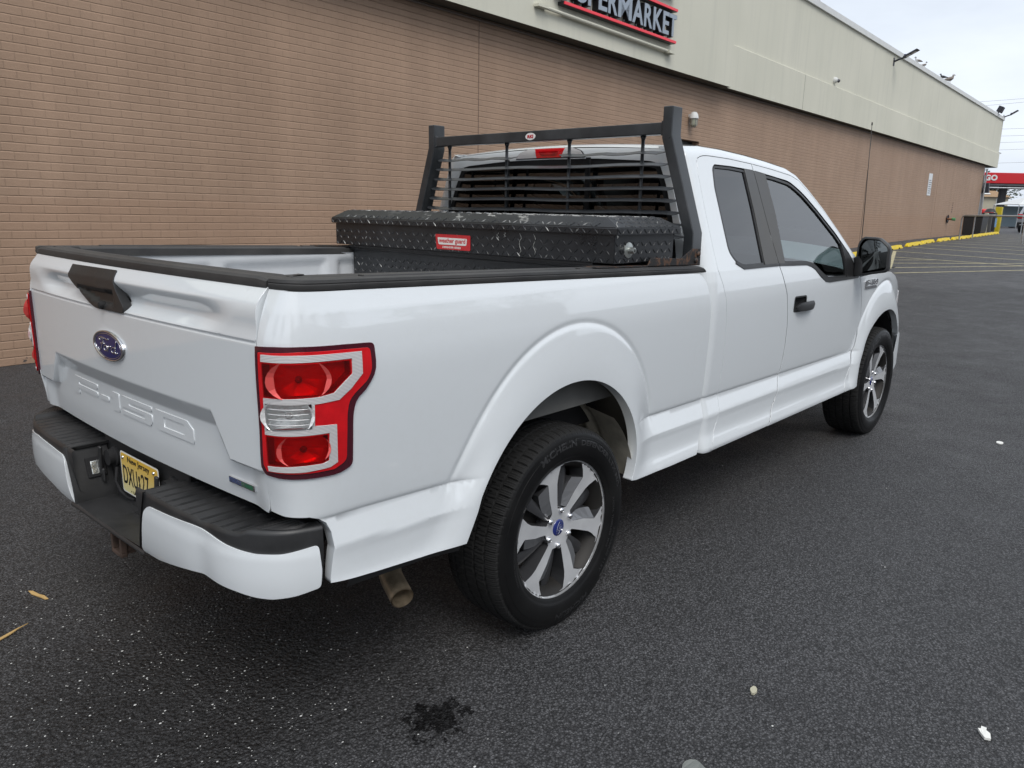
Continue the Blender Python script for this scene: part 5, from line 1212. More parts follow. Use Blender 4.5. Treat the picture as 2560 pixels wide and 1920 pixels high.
# the B pillar edges of both openings are covered by the black pillar trim
def cab_side(sgn):
    out=[(1.17-.17,1.20),(1.06,1.195),(1.065,1.10),(1.070,.95),(1.072,.80),(1.072,.66),(1.064,.58),(1.04,.53),(1.018,.50),(1.03,.458),(1.08,.449)]+[(x,z) for x,z in reversed(DB)]+DT[1:]
    out+=[(x,ST_(x)) for x in lin(1.24,3.02,50)]
    out+=[(x,seam(x)+.044) for x in lin(3.02,1.0,60)]
    panel('cab_side',cab_pt,out,WHITE,T,feats=BF+[[(x,seam(x)+k) for x in lin(1.02,3.0,60)] for k in (.010,.022,.033,.040)],step=.022,flange=.03,outdir=OUT,sgn=sgn,featw=.003)
    rd=DB[::-1]+[(x,z) for x,z in DT[1:]]+[(x,ST_(x)) for x in lin(1.24,1.745,14)]+MD
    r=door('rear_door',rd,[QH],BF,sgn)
    fd=MD[::-1]+[(x,ST_(x)) for x in lin(1.775,3.0,40)]+[(3.045,1.25),(3.06,1.21)]+FS
    HC=fillet([(2.012,1.134,.02),(2.185,1.131,.02),(2.190,1.04,.02),(2.012,1.046,.02)],.02,4)
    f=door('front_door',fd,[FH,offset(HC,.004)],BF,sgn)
    # trims and glass
    def inset(poly,name,mat,par,w,off,fl=.004): 
        return panel(name,side_pt,poly,mat,par,holes=[offset(poly,w)],step=.03,flange=fl,off=off,outdir=OUT,sgn=sgn,hflange=.014,bstep=.02)
    q2=fillet([(1.330,1.797,.01),(1.500,1.797),(1.652,1.790,.006),(1.655,1.60),(1.640,1.322,.006),(1.58,1.321),(1.400,1.321,.04),(1.327,1.347,.04),(1.279,1.396,.03),(1.279,1.494),(1.281,1.69),(1.303,1.777,.012)],.01,4)
    inset(q2,'window_seal',TRIM,r,.011,-.002)
    gq=panel('quarter_glass',side_pt,offset(q2,.008),GLD,r,step=.06,flange=0,off=-.008,outdir=OUT,sgn=sgn)
    f2=fillet([(1.888,1.775,.006),(2.00,1.768),(2.20,1.746,.05),(2.35,1.690,.08),(2.52,1.592),(2.73,1.457),(2.80,1.400,.01),(2.822,1.215,.01),(2.82,1.197),(2.51,1.199,.05),(2.40,1.240,.03),(2.30,1.289,.05),(2.19,1.308),(1.885,1.317,.006),(1.905,1.58)],.01,4)
    inset(f2,'window_seal',TRIM,f,.013,-.002)
    panel('door_glass',side_pt,offset(f2,.010),GLF,f,step=.06,flange=0,off=-.010,outdir=OUT,sgn=sgn)
    panel('pillar_trim',side_pt,[(1.650,1.795),(1.7525,1.792),(1.7627,1.69),(1.7788,1.50),(1.8045,1.322),(1.640,1.322),(1.655,1.58)],PILM,r,step=.03,flange=.01,off=.0015,outdir=OUT,sgn=sgn)
    panel('pillar_trim',side_pt,[(1.7588,1.791),(1.893,1.779),(1.908,1.58),(1.889,1.318),(1.8112,1.320),(1.7852,1.50),(1.769,1.69)],PILM,f,step=.03,flange=.01,off=.0015,outdir=OUT,sgn=sgn)
    panel('mirror_sail',side_pt,fillet([(2.79,1.408),(2.89,1.330),(3.015,1.210,.01),(3.00,1.197,.005),(2.815,1.197)],.004,2),TRIM,f,step=.04,flange=.02,off=.002,outdir=OUT,sgn=sgn)
    # belt mouldings
    b1=[(1.325,1.350),(1.398,1.322),(1.50,1.3215),(1.806,1.3205),(1.806,1.308),(1.50,1.3085),(1.395,1.309),(1.318,1.338)]
    panel('belt_moulding',side_pt,b1,TRIM,r,step=.03,flange=.01,off=.0045,outdir=OUT,sgn=sgn)
    b2=[(1.812,1.3205),(2.19,1.311),(2.26,1.300),(2.32,1.283),(2.40,1.241),(2.47,1.208),(2.53,1.200),(3.01,1.199),(3.035,1.190),(3.02,1.182),(2.52,1.183),(2.46,1.191),(2.38,1.224),(2.30,1.268),(2.25,1.285),(2.185,1.297),(1.812,1.308)]
    panel('belt_moulding',side_pt,b2,TRIM,f,step=.03,flange=.01,off=.0045,outdir=OUT,sgn=sgn)
    # handle
    hc=fillet([(2.012,1.134,.02),(2.185,1.131,.02),(2.190,1.04,.02),(2.012,1.046,.02)],.02,4)
    c=panel('door_handle',side_pt,hc,PLB,f,step=.03,flange=.004,off=.0015,outdir=OUT,sgn=sgn,holes=[offset(hc,.008)],hflange=.03)
    panel('handle_cup',side_pt,offset(hc,.006),UNDER,c,step=.05,flange=0,off=-.0,outdir=OUT,sgn=sgn) if False else None
    mb=MB(); y=F(2.1,1.09)
    mb.grid(lambda u,v:(2.018+.165*u,-sgn*(y-.004-.026*(sin(pi*u)*sin(pi*v))**.5),1.046+.086*v),lin(0,1,10),lin(0,1,8)); mb.build('handle_cup',UNDER,c,smooth=True)
    mb=MB(); pr=[]
    for u in lin(0,1,14):
        e=max(0,1-abs(2*u-1)**6); x=2.022+.262*u; yo=y+.016+.012*sin(pi*min(1,u*1.05)); hh=.023+.004*u
        pr.append([(x,-sgn*(yo-.012),1.074-hh*e*.9),(x,-sgn*(yo+.004*e),1.074-hh*e),(x,-sgn*(yo+.008*e),1.074+hh*e*.3),(x,-sgn*(yo+.002*e),1.074+hh*e),(x,-sgn*(yo-.012),1.074+hh*e*.9)])
    mb.add([p for r_ in pr for p in r_],[(i*5+j,(i+1)*5+j,(i+1)*5+(j+1)%5,i*5+(j+1)%5) for i in range(13) for j in range(5)]+[tuple(range(5)),tuple(13*5+j for j in range(4,-1,-1))])
    mb.build('handle_grip',PLB,c,auto=40)
    # fender
    fo=FS[::-1]+[(3.30,1.192),(3.62,1.196),(3.78,1.186),(3.95,1.15),(4.12,1.09),(4.27,1.0),(4.33,.90),(4.34,.80),(4.30,.72),(4.20,.70),(4.100,.70)]
    fa=[(3.20,.44),(3.198,.50),(3.203,.56),(3.22,.62),(3.249,.672),(3.268,.722),(3.30,.768),(3.35,.812),(3.424,.852),(3.49,.882),(3.561,.903),(3.61,.914),(3.661,.919),(3.715,.921),(3.772,.915),(3.83,.902),(3.88,.883),(3.93,.858),(3.975,.826),(4.02,.786),(4.06,.745)]
    out=fa[::-1]+FS[::-1][0:0]; out=[(2.98,.432)]+[p for p in FS[::-1][1:]]+[(3.30,1.192),(3.62,1.196),(3.78,1.186),(3.95,1.15),(4.12,1.09),(4.27,1.0),(4.33,.90),(4.34,.80),(4.30,.72),(4.20,.70),(4.09,.70)]+fa[::-1]+[(3.15,.432)]
    fe=panel('front_fender',side_pt,out,WHITE,T,feats=[FO]+FRINGS+[[(3.0,crz(3.0)),(3.3,crz(3.3))],[(3.0,1.17),(3.8,1.17)]],step=.024,flange=.04,outdir=OUT,sgn=sgn,shrink=.0028,featw=.0026)
    # fender badge
    mb=MB(); yb=lambda x:F(x,1.13)
    panel('fender_badge',side_pt,fillet([(3.185,1.118),(3.400,1.116),(3.412,1.098),(3.195,1.100)],.004,2),CHR,fe,step=.05,flange=.008,off=.007,outdir=OUT,sgn=sgn)
    fb=panel('badge_plate',side_pt,fillet([(3.168,1.150),(3.205,1.160),(3.205,1.104),(3.175,1.100)],.004,2),CHR,fe,step=.05,flange=.008,off=.006,outdir=OUT,sgn=sgn)
    text('badge_characters','F-150',lambda u,v,w:((3.185+.225*u) if sgn==1 else (3.41-.225*u),-sgn*(F(3.3,1.14)+.008+.004*w),1.122+.038*v),CHR,fe,bold=.03,depth=.01)
    return r,f
cab_side(1); cab_side(-1)
# B pillar backing so both glass openings stop at the pillar
for sgn in (1,-1):
    mb=MB(); mb.grid(lambda u,z:(lerp(1.645,1.90,u)+0*z,-sgn*(bodyprof(1.77,z)-.022),z),[0,1],lin(1.30,1.80,8)); mb.build('pillar_core',UNDER,T,fix=False)
# roof
def roofz(x,y):
    e=seam(x)+.043; k=1-(y/.74)**2
    z=e+.030*max(0,k)
    if x<1.16: z-=.018*((1.16-x)/.10)**2
    return z
def yr(x): return F(x,seam(x)+.044)
mb=MB(); xs=[1.062,1.07,1.085,1.11,1.14]+lin(1.18,2.36,30)
mb.grid(lambda x,t:(x,t*yr(x),roofz(x,t*.74) if abs(t)<.999 else seam(x)+.043),xs,lin(-1,1,31)); mb.build('roof',WHITE,T,smooth=True)
for s in (1,-1):
    mb=MB(); mb.grid(lambda x,t:(x,s*(yr(x)-.004-.020*t),seam(x)+.0462+.002*t-(.018*((1.16-x)/.10)**2 if x<1.16 else 0)+.0015),[1.058]+xs[1:],[0,.5,1]); mb.build('roof_ditch_strip',TRIM,T,smooth=True,fix=False)
# cab back with rear window
def back_pt(y,z):
    xb=1.035+.03*sst(1.3,1.85,z); k=abs(y)/.9
    if z>1.845: xb+=.0+ .10*((z-1.845)/.06)**2*.25
    return (xb-.012*(1-k*k),y,z)
def yb(z): return F(1.118,z)-.10
bo=[(-yb(1.0)-.003,1.0),(yb(1.0)+.003,1.0)]+[(yb(z)+.004,z) for z in lin(1.05,1.84,16)]+[(t*.66,seam(1.06)+.040+.027*(1-(t*.66/.74)**2)-.016) for t in lin(1,-1,15)]+[(-yb(z)-.004,z) for z in lin(1.84,1.05,16)]
wh=fillet([(0,1.829),(.30,1.826),(.60,1.808,.02),(.655,1.795,.02),(.70,1.70,.05),(.765,1.50),(.795,1.34,.04),(.77,1.305,.04),(0,1.30),(-.77,1.305,.04),(-.795,1.34,.04),(-.765,1.50),(-.70,1.70,.05),(-.655,1.795,.02),(-.60,1.808,.02),(-.30,1.826)],.01,4)
bk=panel('cab_back',back_pt,bo,WHITE,T,holes=[wh],step=.03,flange=.02,outdir=(-1,0,0),hflange=.015)
panel('rear_glass',back_pt,offset(wh,-.004),GLR,bk,step=.08,flange=0,off=-.006,outdir=(-1,0,0))
panel('glass_border',back_pt,offset(wh,-.002),UNDER,bk,holes=[offset(wh,.028)],step=.05,flange=0,off=-.0045,outdir=(-1,0,0))
mb=MB()
for y in (.27,-.27): mb.bx((1.018,y-.012,1.30),(1.030,y+.012,1.83))
mb.bx((1.018,-.8,1.32),(1.030,.8,1.335)); mb.build('slider_frame',UNDER,bk)
# third brake light
def cl_pt(y,z): p=back_pt(y,z); return (p[0],p[1],p[2])
cp=fillet([(-.235,1.833),(.235,1.833),(.205,1.866),(.150,1.882),(-.150,1.882),(-.205,1.866)],.01,3)
ch=panel('third_brake_light',back_pt,cp,UNDER,T,step=.03,flange=.02,off=.004,outdir=(-1,0,0))
for s in (1,-1):
    panel('cargo_lens',back_pt,[(s*.228,1.836),(s*.200,1.864),(s*.148,1.879),(s*.100,1.879),(s*.082,1.837)],CLR,ch,step=.03,flange=.004,off=.009,outdir=(-1,0,0))
panel('red_lens',back_pt,[(-.098,1.879),(.098,1.879),(.080,1.837),(-.080,1.837)],M('bright_red_lens',(.62,.004,.01),.12,coat=1),ch,step=.03,flange=.004,off=.011,outdir=(-1,0,0))
panel('led_chamber',back_pt,[(-.066,1.866),(.066,1.866),(.052,1.845),(-.052,1.845)],REDD,ch,step=.03,flange=.001,off=.0115,outdir=(-1,0,0))
# windshield, cowl, hood, nose
mb=MB()
def ws(u,t):
    x=lerp(2.40,3.22,u); 
    return (x+.10*(1-t*t)*(1-u*.2),t*(F(min(x,3.0),min(seam(x)+.03,1.8))-.02),seam(min(x,3.05))+.044-(.0 if x<3.05 else (x-3.05)*.75)+.02*(1-t*t))
mb.grid(ws,lin(0,1,14),lin(-1,1,17)); mb.build('windshield',GLW,T,smooth=True,fix=False)
mb=MB()
def hood(x,t):
    ye=F(x,1.18)-.004; z=interp([(3.05,1.205),(3.6,1.20),(3.9,1.165),(4.15,1.09),(4.36,.98)],x); z2=z+(.085-.05*max(0,(x-3.4)/1.0))*(1-abs(t)**3.0)
    return (x+.13*(1-t*t)*max(0,(x-3.6)/.8),t*ye,z2)
mb.grid(hood,lin(3.06,4.36,30),lin(-1,1,25)); mb.build('hood',WHITE,T,smooth=True)
mb=MB(); mb.bx((3.0,-.86,1.10),(3.25,.86,1.19)); mb.build('cowl',TRIM,T)
GRL=M('grille_grey',(.12,.12,.12),.4,.4)
mb=MB(); mb.bx((4.36,-.62,.66),(4.50,.62,1.02)); g_=mb.build('grille',GRL,T,bevel=.03)
for k in range(4): mb=MB(); mb.bx((4.49,-.58,.70+.075*k),(4.52,.58,.73+.075*k)); mb.build('grille_bar',WHITE if k%2 else GRL,g_,bevel=.006)
for s in (1,-1):
    mb=MB(); mb.add([(4.30,s*.90,.74),(4.48,s*.64,.72),(4.50,s*.64,1.0),(4.30,s*.90,1.02),(4.2,s*.88,.74),(4.3,s*.62,.72),(4.3,s*.62,1.0),(4.2,s*.88,1.02)],[(0,1,2,3),(7,6,5,4),(0,4,5,1),(1,5,6,2),(2,6,7,3),(3,7,4,0)]); mb.build('headlight',CLR,T,bevel=.02)
mb=MB()
def fb(t,z): 
    a=t; y=.955*sin(a*pi/2) if abs(a)<1 else .955*a; x=4.12+.48*cos(a*pi/2)**.55
    return (x,y,z)
rows=[(.40,-.05),(.44,0),(.60,0),(.68,-.01),(.70,-.05)]
us=lin(-1,1,41); mb.grid(lambda t,i:(lambda p:(p[0]+rows[int(i)][1],p[1],rows[int(i)][0]))(fb(t,0)),us,[0,1,2,3,4]); 
for s in (1,-1): mb.add([(4.12,s*.955,.42),(4.00,s*.985,.50),(4.035,s*.985,.60),(4.062,s*.985,.70),(4.14,s*.955,.70)],[(0,1,2,3,4)])
mb.build('front_bumper',WHITE,T,smooth=False,bevel=.01)
# ---- wheel arches and underbody
for c_,nm in ((RC-.0,'rear'),(FC,'front')):
    for s in (1,-1):
        mb=MB(); 
        rr=.60 if nm=='rear' else .52
        mb.grid(lambda a,y:(c_+rr*.93*cos(a),-s*y,.40+rr*sin(a)),lin(.12,pi-.16,30),[.52,.965] if nm=='rear' else [.50,.94]); mb.grid(lambda a,r_:(c_+r_*.93*cos(a),-s*(.52 if nm=='rear' else .50),.40+r_*sin(a)),lin(.12,pi-.16,30),[.30,rr])
        lo=mb.build('wheel_arch_liner',LINER if nm=='rear' else UNDER,T,smooth=True,fix=False)
        if nm=='rear':
            # pale dusty splash panel at the front of the arch with two pressed ribs
            mb=MB(); 
            def lp_(a,t):
                y=.975-.34*t; r_=.478+.030*min(1,t*2)+.010*(sin((t-.45)*26) if .42<t<.80 else 0)
                return (c_+r_*cos(a)*.985,-s*y,.40+r_*sin(a))
            mb.grid(lp_,lin(.16,.90,24),lin(0,1,26)); mb.build('splash_panel',LINB,lo,smooth=True,fix=False)
            mb=MB(); mb.grid(lambda x,z:(x,-s*(.90-.06*(z-.8)),z),lin(-.46,.50,10),lin(.835,.985,5)); mb.build('inner_skirt',M('grey_primer',(.11,.11,.105),.7,noise=(5,.2)),lo,fix=False)
mb=MB()
for s in (1,-1): mb.bx((-1.05,s*.50,.44),(4.2,s*.42,.60)); mb.bx((1.1,s*.90,.44),(2.9,s*.60,.50))
mb.bx((-1.0,-.78,.70),(1.0,.78,.80)); mb.bx((1.05,-.85,.50),(3.0,.85,.60)); mb.bx((3.0,-.5,.35),(4.1,.5,.62)); mb.build('frame',UNDER,T)
mb=MB(); mb.tube([(0,-.75,.395),(0,.75,.395)],.045,12); mb.lathe([(0,-.14),(.12,-.08),(.15,0),(.12,.08),(0,.14)],lambda r,w,a:(w,r*cos(a),.395+r*sin(a)),16); ax=mb.build('rear_axle',UNDER,T,smooth=True)
mb=MB(); mb.tube([(.15,0,.42),(2.2,0,.45)],.05,10); mb.build('drive_shaft',UNDER,ax,smooth=True)
mb=MB(); mb.bx((-1.0,-.46,.36),(-.40,.30,.42)) if False else mb.tube([(-.62,0,.60),(-.62,.0,.601)],.33,24); mb.build('spare_wheel',UNDER,T)
# ================================================================ wheels
def rubber():
    m,nt,b=newmat('tyre_rubber'); q=NT(m); ob=q.n('TexCoord').outputs['Object']
    n=q.n('TexNoise',{0:ob,'Scale':5.0,'Detail':5}).outputs[0]; q.link(q.mix(q.ramp(n,.35,.7),(.006,.006,.0065),(.012,.012,.012)),b.inputs['Base Color']); q.link(q.ramp(n,.3,.7,.28,.5),b.inputs['Roughness']); b.inputs['Specular IOR Level'].default_value=.16
    f=q.n('TexNoise',{0:ob,'Scale':180.0}).outputs[0]; q.link(q.n('Bump',{'Strength':.3,'Distance':.0008,'Height':f}).outputs[0],b.inputs['Normal']); return m
RUB=rubber(); TREAD=M('tread_rubber',(.014,.014,.014),.7,spec=.25,noise=(9,.3)); LETT=M('tyre_letter',(.020,.020,.021),.4)
def machined():
    m,nt,b=newmat('machined_alloy'); q=NT(m); ob=q.n('TexCoord').outputs['Object']
    s=q.n('SeparateXYZ',{0:ob}); r=q.math('SQRT',q.math('ADD',q.math('POWER',s.outputs[0],2),q.math('POWER',s.outputs[2],2)))
    w=q.n('TexNoise',{0:q.n('CombineXYZ',{0:q.math('MULTIPLY',r,380.0)}).outputs[0],'Scale':1.0,'Detail':2}).outputs[0]
    n=q.n('TexNoise',{0:ob,'Scale':9.0,'Detail':6}).outputs[0]
    b.inputs['Metallic'].default_value=.45; q.link(q.mix(q.ramp(n,.35,.7),(.64,.65,.665),(.76,.77,.78)),b.inputs['Base Color']); q.link(q.ramp(w,.3,.7,.34,.50),b.inputs['Roughness'])
    b.inputs['Anisotropic'].default_value=.4
    q.link(q.n('Bump',{'Strength':.25,'Distance':.0006,'Height':w}).outputs[0],b.inputs['Normal']); return m
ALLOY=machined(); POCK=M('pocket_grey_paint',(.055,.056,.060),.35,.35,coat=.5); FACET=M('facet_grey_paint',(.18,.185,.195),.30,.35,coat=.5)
BRK=M('brake_dark',(.03,.028,.026),.6,.5)
def tyre_mesh():
    NB=74; N=NB*8
    P=[(-.112,.268),(-.125,.290),(-.136,.325),(-.131,.360),(-.120,.383)]
    tr=[-.114,-.104,-.090,-.0785,-.0765,-.0690,-.0670,-.045,-.0305,-.0285,-.0215,-.0195,0,.0195,.0215,.0285,.0305,.045,.0670,.0690,.0765,.0785,.090,.104,.114]
    def rt_(w): return .3965-.0045*(w/.11)**2-(.004*max(0,(abs(w)-.10)/.014))
    Q=[(w,rt_(w)) for w in tr]
    O=[(.1195,.385),(.1235,.378),(.1275,.371),(.1285,.3695),(.1305,.361),(.1335,.3505),(.1345,.350),(.1355,.346),(.1372,.330),(.1365,.312),(.1325,.297),(.1285,.288),(.1275,.287),(.1245,.280),(.120,.272),(.1165,.2675)]
    prof_=P+Q+O; m=len(prof_); v=[]; mi=[]
    for k in range(N):
        a=2*pi*k/N; ph=k%8; pz=(k+4)%8
        for w,r in prof_:
            aw=abs(w); d=0
            if .068<aw<.0775 or .021<aw<.029: d=.0075
            elif aw>=.0784 and r>.372:
                if ph==0: d=.0070
                elif ph in (4,): d=.0022
                elif ph in (2,6): d=.0014
            elif .03<aw<.068:
                if (k+ (3 if aw>.04 else 0))%8==0: d=.0050
                elif k%4==2: d=.0018
            elif aw<.021 and k%8==4: d=.0045
            elif aw<.021 and k%4==1: d=.0016
            if w>.118 and w<.125 and r>.376 and ph==0: d=.004
            rr=r-d
            dw=.004*sin(2*pi*k/8) if aw<.09 and r>.385 and .0<aw else 0
            v.append((rr*cos(a),-(w+dw*.35),rr*sin(a)))
    f=[];fm=[]
    for k in range(N):
        for j in range(m-1):
            f.append((k*m+j,k*m+j+1,((k+1)%N)*m+j+1,((k+1)%N)*m+j)); fm.append(1 if len(P)-1<=j<len(P)+len(Q)+1 else 0)
    return v,f,fm
TV,TF,TM=tyre_mesh()
def arc_text(s,r0,h,a0,a1,par,w0=.0,bold=.01):
    # text runs clockwise as seen from outside (side with -y)
    rc=r0+h/2
    def yy(r): return interp([(.29,.1290),(.297,.1325),(.312,.1365),(.330,.1372),(.346,.1356),(.351,.1337),(.361,.1305)],r)
    def fn(u,v,w): a=a0+(a1-a0)*u; r=r0+h*v; return (r*cos(a),-(yy(r)+.0009*w),r*sin(a))
    return text('sidewall_lettering',s,fn,LETT,par,bold=bold,depth=.01)
# rim face with six openings
def rimface():
    def yf(r): return .1165-.004+ (-.002 if r>.262 else -.006-.020*(1-min(1,r/.25))**1.2)
    def rp(x,z): r=math.hypot(x,z); return (x,-yf(r),z)
    def pol(r,a): return (r*cos(radians(a)),r*sin(radians(a)))
    holes=[]
    for k in range(6):
        c=80+60*k
        # measured opening: narrow at the hub, stepping out wide before the rim
        P=[(.082,c+20),(.120,c+20),(.189,c+19.5),(.215,c+18),(.2545,c+14.5),(.2585,c+9),(.261,c+1),(.2625,c-8),(.2635,c-15),(.240,c-20.5),(.215,c-26),(.15,c-22),(.083,c-17)]
        holes.append(fillet([pol(*p)+(.004,) for p in P],.004,2))
    outer=[pol(.273,a) for a in lin(0,360,121)[:-1]]
    return rp,outer,holes,pol
RP,RO_,RH,POL=rimface()
def make_wheel(rotdeg):
    w=MB(); # barrel + brake drum
    w.lathe([(.262,.110),(.245,.095),(.232,.05),(.225,-.09),(.25,-.11)],lambda r,y,a:(r*cos(a),-y,r*sin(a)),64)
    w.lathe([(0,.035),(.16,.035),(.165,.02),(.165,-.04),(.0,-.05)],lambda r,y,a:(r*cos(a),-y,r*sin(a)),48)
    wh_=w.build('wheel',BRK,None,auto=35)
    t=mesh('tyre',TV,TF,[RUB,TREAD],wh_,smooth=True,fm=TM); t.data.set_sharp_from_angle(angle=radians(28))
    rim=panel('rim',RP,RO_,ALLOY,wh_,holes=RH,step=.014,flange=0,outdir=(0,-1,0))
    # deep painted pocket walls, and the sloping light facet on one flank of every spoke
    mb=MB()
    for h in RH:
        h=resample(h,.012); n=len(h); v=[]
        for x,z in h:
            p=RP(x,z); v+=[p,(x*.995,-.040,z*.995)]
        mb.add(v,[(2*i,2*((i+1)%n),2*((i+1)%n)+1,2*i+1) for i in range(n)])
    mb.build('pocket_wall',POCK,rim)
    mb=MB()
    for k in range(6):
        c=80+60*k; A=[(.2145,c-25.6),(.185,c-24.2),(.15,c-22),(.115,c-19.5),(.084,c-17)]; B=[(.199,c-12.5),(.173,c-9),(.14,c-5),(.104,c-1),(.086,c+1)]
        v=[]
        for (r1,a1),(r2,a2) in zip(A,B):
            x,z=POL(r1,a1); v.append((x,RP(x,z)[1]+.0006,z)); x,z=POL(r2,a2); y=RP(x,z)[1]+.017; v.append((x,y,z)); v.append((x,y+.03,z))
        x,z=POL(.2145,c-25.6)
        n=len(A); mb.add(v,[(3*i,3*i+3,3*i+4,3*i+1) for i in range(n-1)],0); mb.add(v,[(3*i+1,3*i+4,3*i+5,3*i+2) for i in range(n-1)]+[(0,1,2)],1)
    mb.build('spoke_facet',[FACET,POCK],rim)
    mb=MB()
    for k in range(6):     # recessed dark inner spokes
        a=radians(80+60*k-1); d=Vector((cos(a),0,sin(a))); s_=Vector((-sin(a),0,cos(a)))
        def sp(t,u):
            r=.075+.185*t; wd=.011+.013*min(1,t*1.3) if t<.75 else .0240-.022*(t-.75)*2.0
            return d*r+s_*(u*wd)+Vector((0,-(.078+.006*(1-abs(u))-.020*t*t),0))
        ts=lin(0,1,10); mb.grid(lambda t,u:tuple(sp(t,u)),ts,[-1,-.3,.3,1])
        for u in (-1,1): mb.grid(lambda t,q:tuple(sp(t,u)+Vector((0,.045*q,0))),ts,[0,1])
    mb.build('inner_spoke',POCK,rim,auto=30)
    mb=MB(); mb.lathe([(.2725,.1120),(.2755,.1150),(.2775,.1140),(.2775,.1040),(.268,.1000)],lambda r,y,a:(r*cos(a),-y,r*sin(a)),120); mb.build('rim_lip',ALLOY,rim,smooth=True)
    mb=MB(); mb.lathe([(0,.093),(.030,.0928),(.0335,.090),(.0345,.080)],lambda r,y,a:(r*cos(a),-y,r*sin(a)),40); cc=mb.build('centre_cap',M('cap_blue',(.012,.025,.16),.25,coat=1),wh_,smooth=True)
    # oval outline and script on the cap
    def cf(y,z,o): return (y,-.0935-o*.1,z)
    mb=MB(); 
    R=radians(rotdeg+70)
    def rot(p): return (p[0]*cos(R)-p[1]*sin(R),p[0]*sin(R)+p[1]*cos(R))
    mb.tube([(lambda q:(q[0],-.0940,q[1]))(rot((.026*cos(2*pi*i/36),.0105*sin(2*pi*i/36)))) for i in range(36)],.0006,5,closed=True)
    for st in ([(-.014,.004),(-.004,.005)],[(-.009,.005),(-.012,-.005)],[(-.012,0),(-.006,.0005)],[(-.003,0),(-.005,-.004),(-.001,-.004),(0,0),(-.003,.0)],[(.003,0),(.003,-.004)],[(.003,-.002),(.007,0)],[(.013,0),(.010,-.001),(.010,-.004),(.013,-.002),(.015,.006)]):
        mb.tube([(lambda q:(q[0],-.0940,q[1]))(rot(p)) for p in st],.0007,5)
    mb.build('cap_script',CHR,cc)
    for k in range(6):
        a=radians(85+60*k+0); mb=MB(); c=(.070*cos(a),.070*sin(a))
        mb.lathe([(.013,.058),(.013,.090),(.012,.098),(.0085,.1035),(0,.105)],lambda r,y,an,c=c:(c[0]+r*cos(an),-y,c[1]+r*sin(an)),6 if False else 12); mb.build('lug_nut',CHR,wh_,smooth=True)
    return wh_
def place(w,x,s,ang):
    w.parent=T; w.location=(x,-.860*s,.395); w.rotation_euler=(0,radians(-ang),0 if s==1 else pi)
def copy_tree(o,parent):
    c=o.copy(); S.collection.objects.link(c); c.parent=parent
    for k in o.children: copy_tree(k,c)
    return c
w0=make_wheel(0)
arc_text('DEFENDER LTX M/S',.333,.022,radians(84),radians(22),bpy.data.objects[w0.name].children[0]) if False else None
ty=[c for c in w0.children if c.name.startswith('tyre')][0]
arc_text('DEFENDER LTX M/S',.330,.020,radians(79),radians(16),ty,bold=.02); arc_text('MICHELIN',.330,.026,radians(119),radians(84),ty,bold=.03)
arc_text('MICHELIN',.330,.024,radians(-66),radians(-100),ty,bold=.03); arc_text('275/55R20 113T',.318,.013,radians(-14),radians(-48),ty,bold=.02); arc_text('RADIAL TUBELESS  M+S',.300,.008,radians(10),radians(-30),ty); arc_text('TREADWEAR 800 TRACTION A',.302,.007,radians(205),radians(170),ty)
mb=MB()
for a0,a1 in ((-.28*pi,-.05*pi),(.47*pi,.08*pi)):
    mb.tube([(.357*cos(a),-.1322,.357*sin(a)) for a in lin(a0,a1,30)],.0011,5)
mb.build('sidewall_ridge',LETT,ty,smooth=True)
place(w0,0,1,0)
w1=copy_tree(w0,T); place(w1,FC,1,17)
w2=copy_tree(w0,T); place(w2,0,-1,30); w3=copy_tree(w0,T); place(w3,FC,-1,50)
# ================================================================ mirror, antenna
def mirror(s):
    t=empty('door_mirror',parent=T)
    MX=2.93
    def q(x,y,z): return (x,-s*y,z)
    # head outline seen from behind: (y outward, z)
    hd=fillet([(.977,1.196,.008),(.987,1.405,.02),(1.012,1.443,.015),(1.108,1.441,.02),(1.172,1.388,.02),(1.176,1.25,.02),(1.165,1.236,.02)],.015,5)
    c=(sum(p[0] for p in hd)/len(hd),sum(p[1] for p in hd)/len(hd))
    rings=[(0,.90),(.0,1.0),(.02,1.03),(.06,1.0),(.10,.86),(.125,.6),(.13,.05)]
    mb=MB(); v=[];n=len(hd)
    for dx,k in rings:
        for y,z in hd: v.append(q(MX+dx+.12*(y-.98)*0,c[0]+(y-c[0])*k,c[1]+(z-c[1])*k))
    f=[(i*n+j,(i+1)*n+j,(i+1)*n+(j+1)%n,i*n+(j+1)%n) for i in range(len(rings)-1) for j in range(n)]; mb.add(v,f); mb.build('mirror_housing',PLB,t,smooth=True)
    gm=bpy.data.materials.new('mirror_glass'); gm.use_nodes=True; b=gm.node_tree.nodes['Principled BSDF']; b.inputs['Base Color'].default_value=(.16,.17,.17,1); b.inputs['Metallic'].default_value=1; b.inputs['Roughness'].default_value=.02
    mb=MB(); v=[q(MX+.012+(.10)*(y-c[0])+.015*(((y-c[0])**2+(z-c[1])**2)/.01),c[0]+(y-c[0])*.88,c[1]+(z-c[1])*.88) for y,z in hd]; mb.add(v+[q(MX+.012,c[0],c[1])],[(j,(j+1)%n,n) for j in range(n)]); mb.build('mirror_glass',gm,t,smooth=True,fix=False)
    mb=MB(); mb.prism([(.93,1.185),(.93,1.30),(1.0,1.33),(1.02,1.30),(1.02,1.215),(.99,1.195)],lambda u,v,w:q(MX+.03+.07*w,u,v),0,1); mb.build('mirror_arm',PLB,t,bevel=.012)
    mb=MB(); mb.grid(lambda u,v:q(MX+.02+.085*v,1.1925+.001,1.262+.006*u),[0,1],[0,1]); mb.build('marker_line',CAPM,t,fix=False)
    return t
mirror(1); mirror(-1)
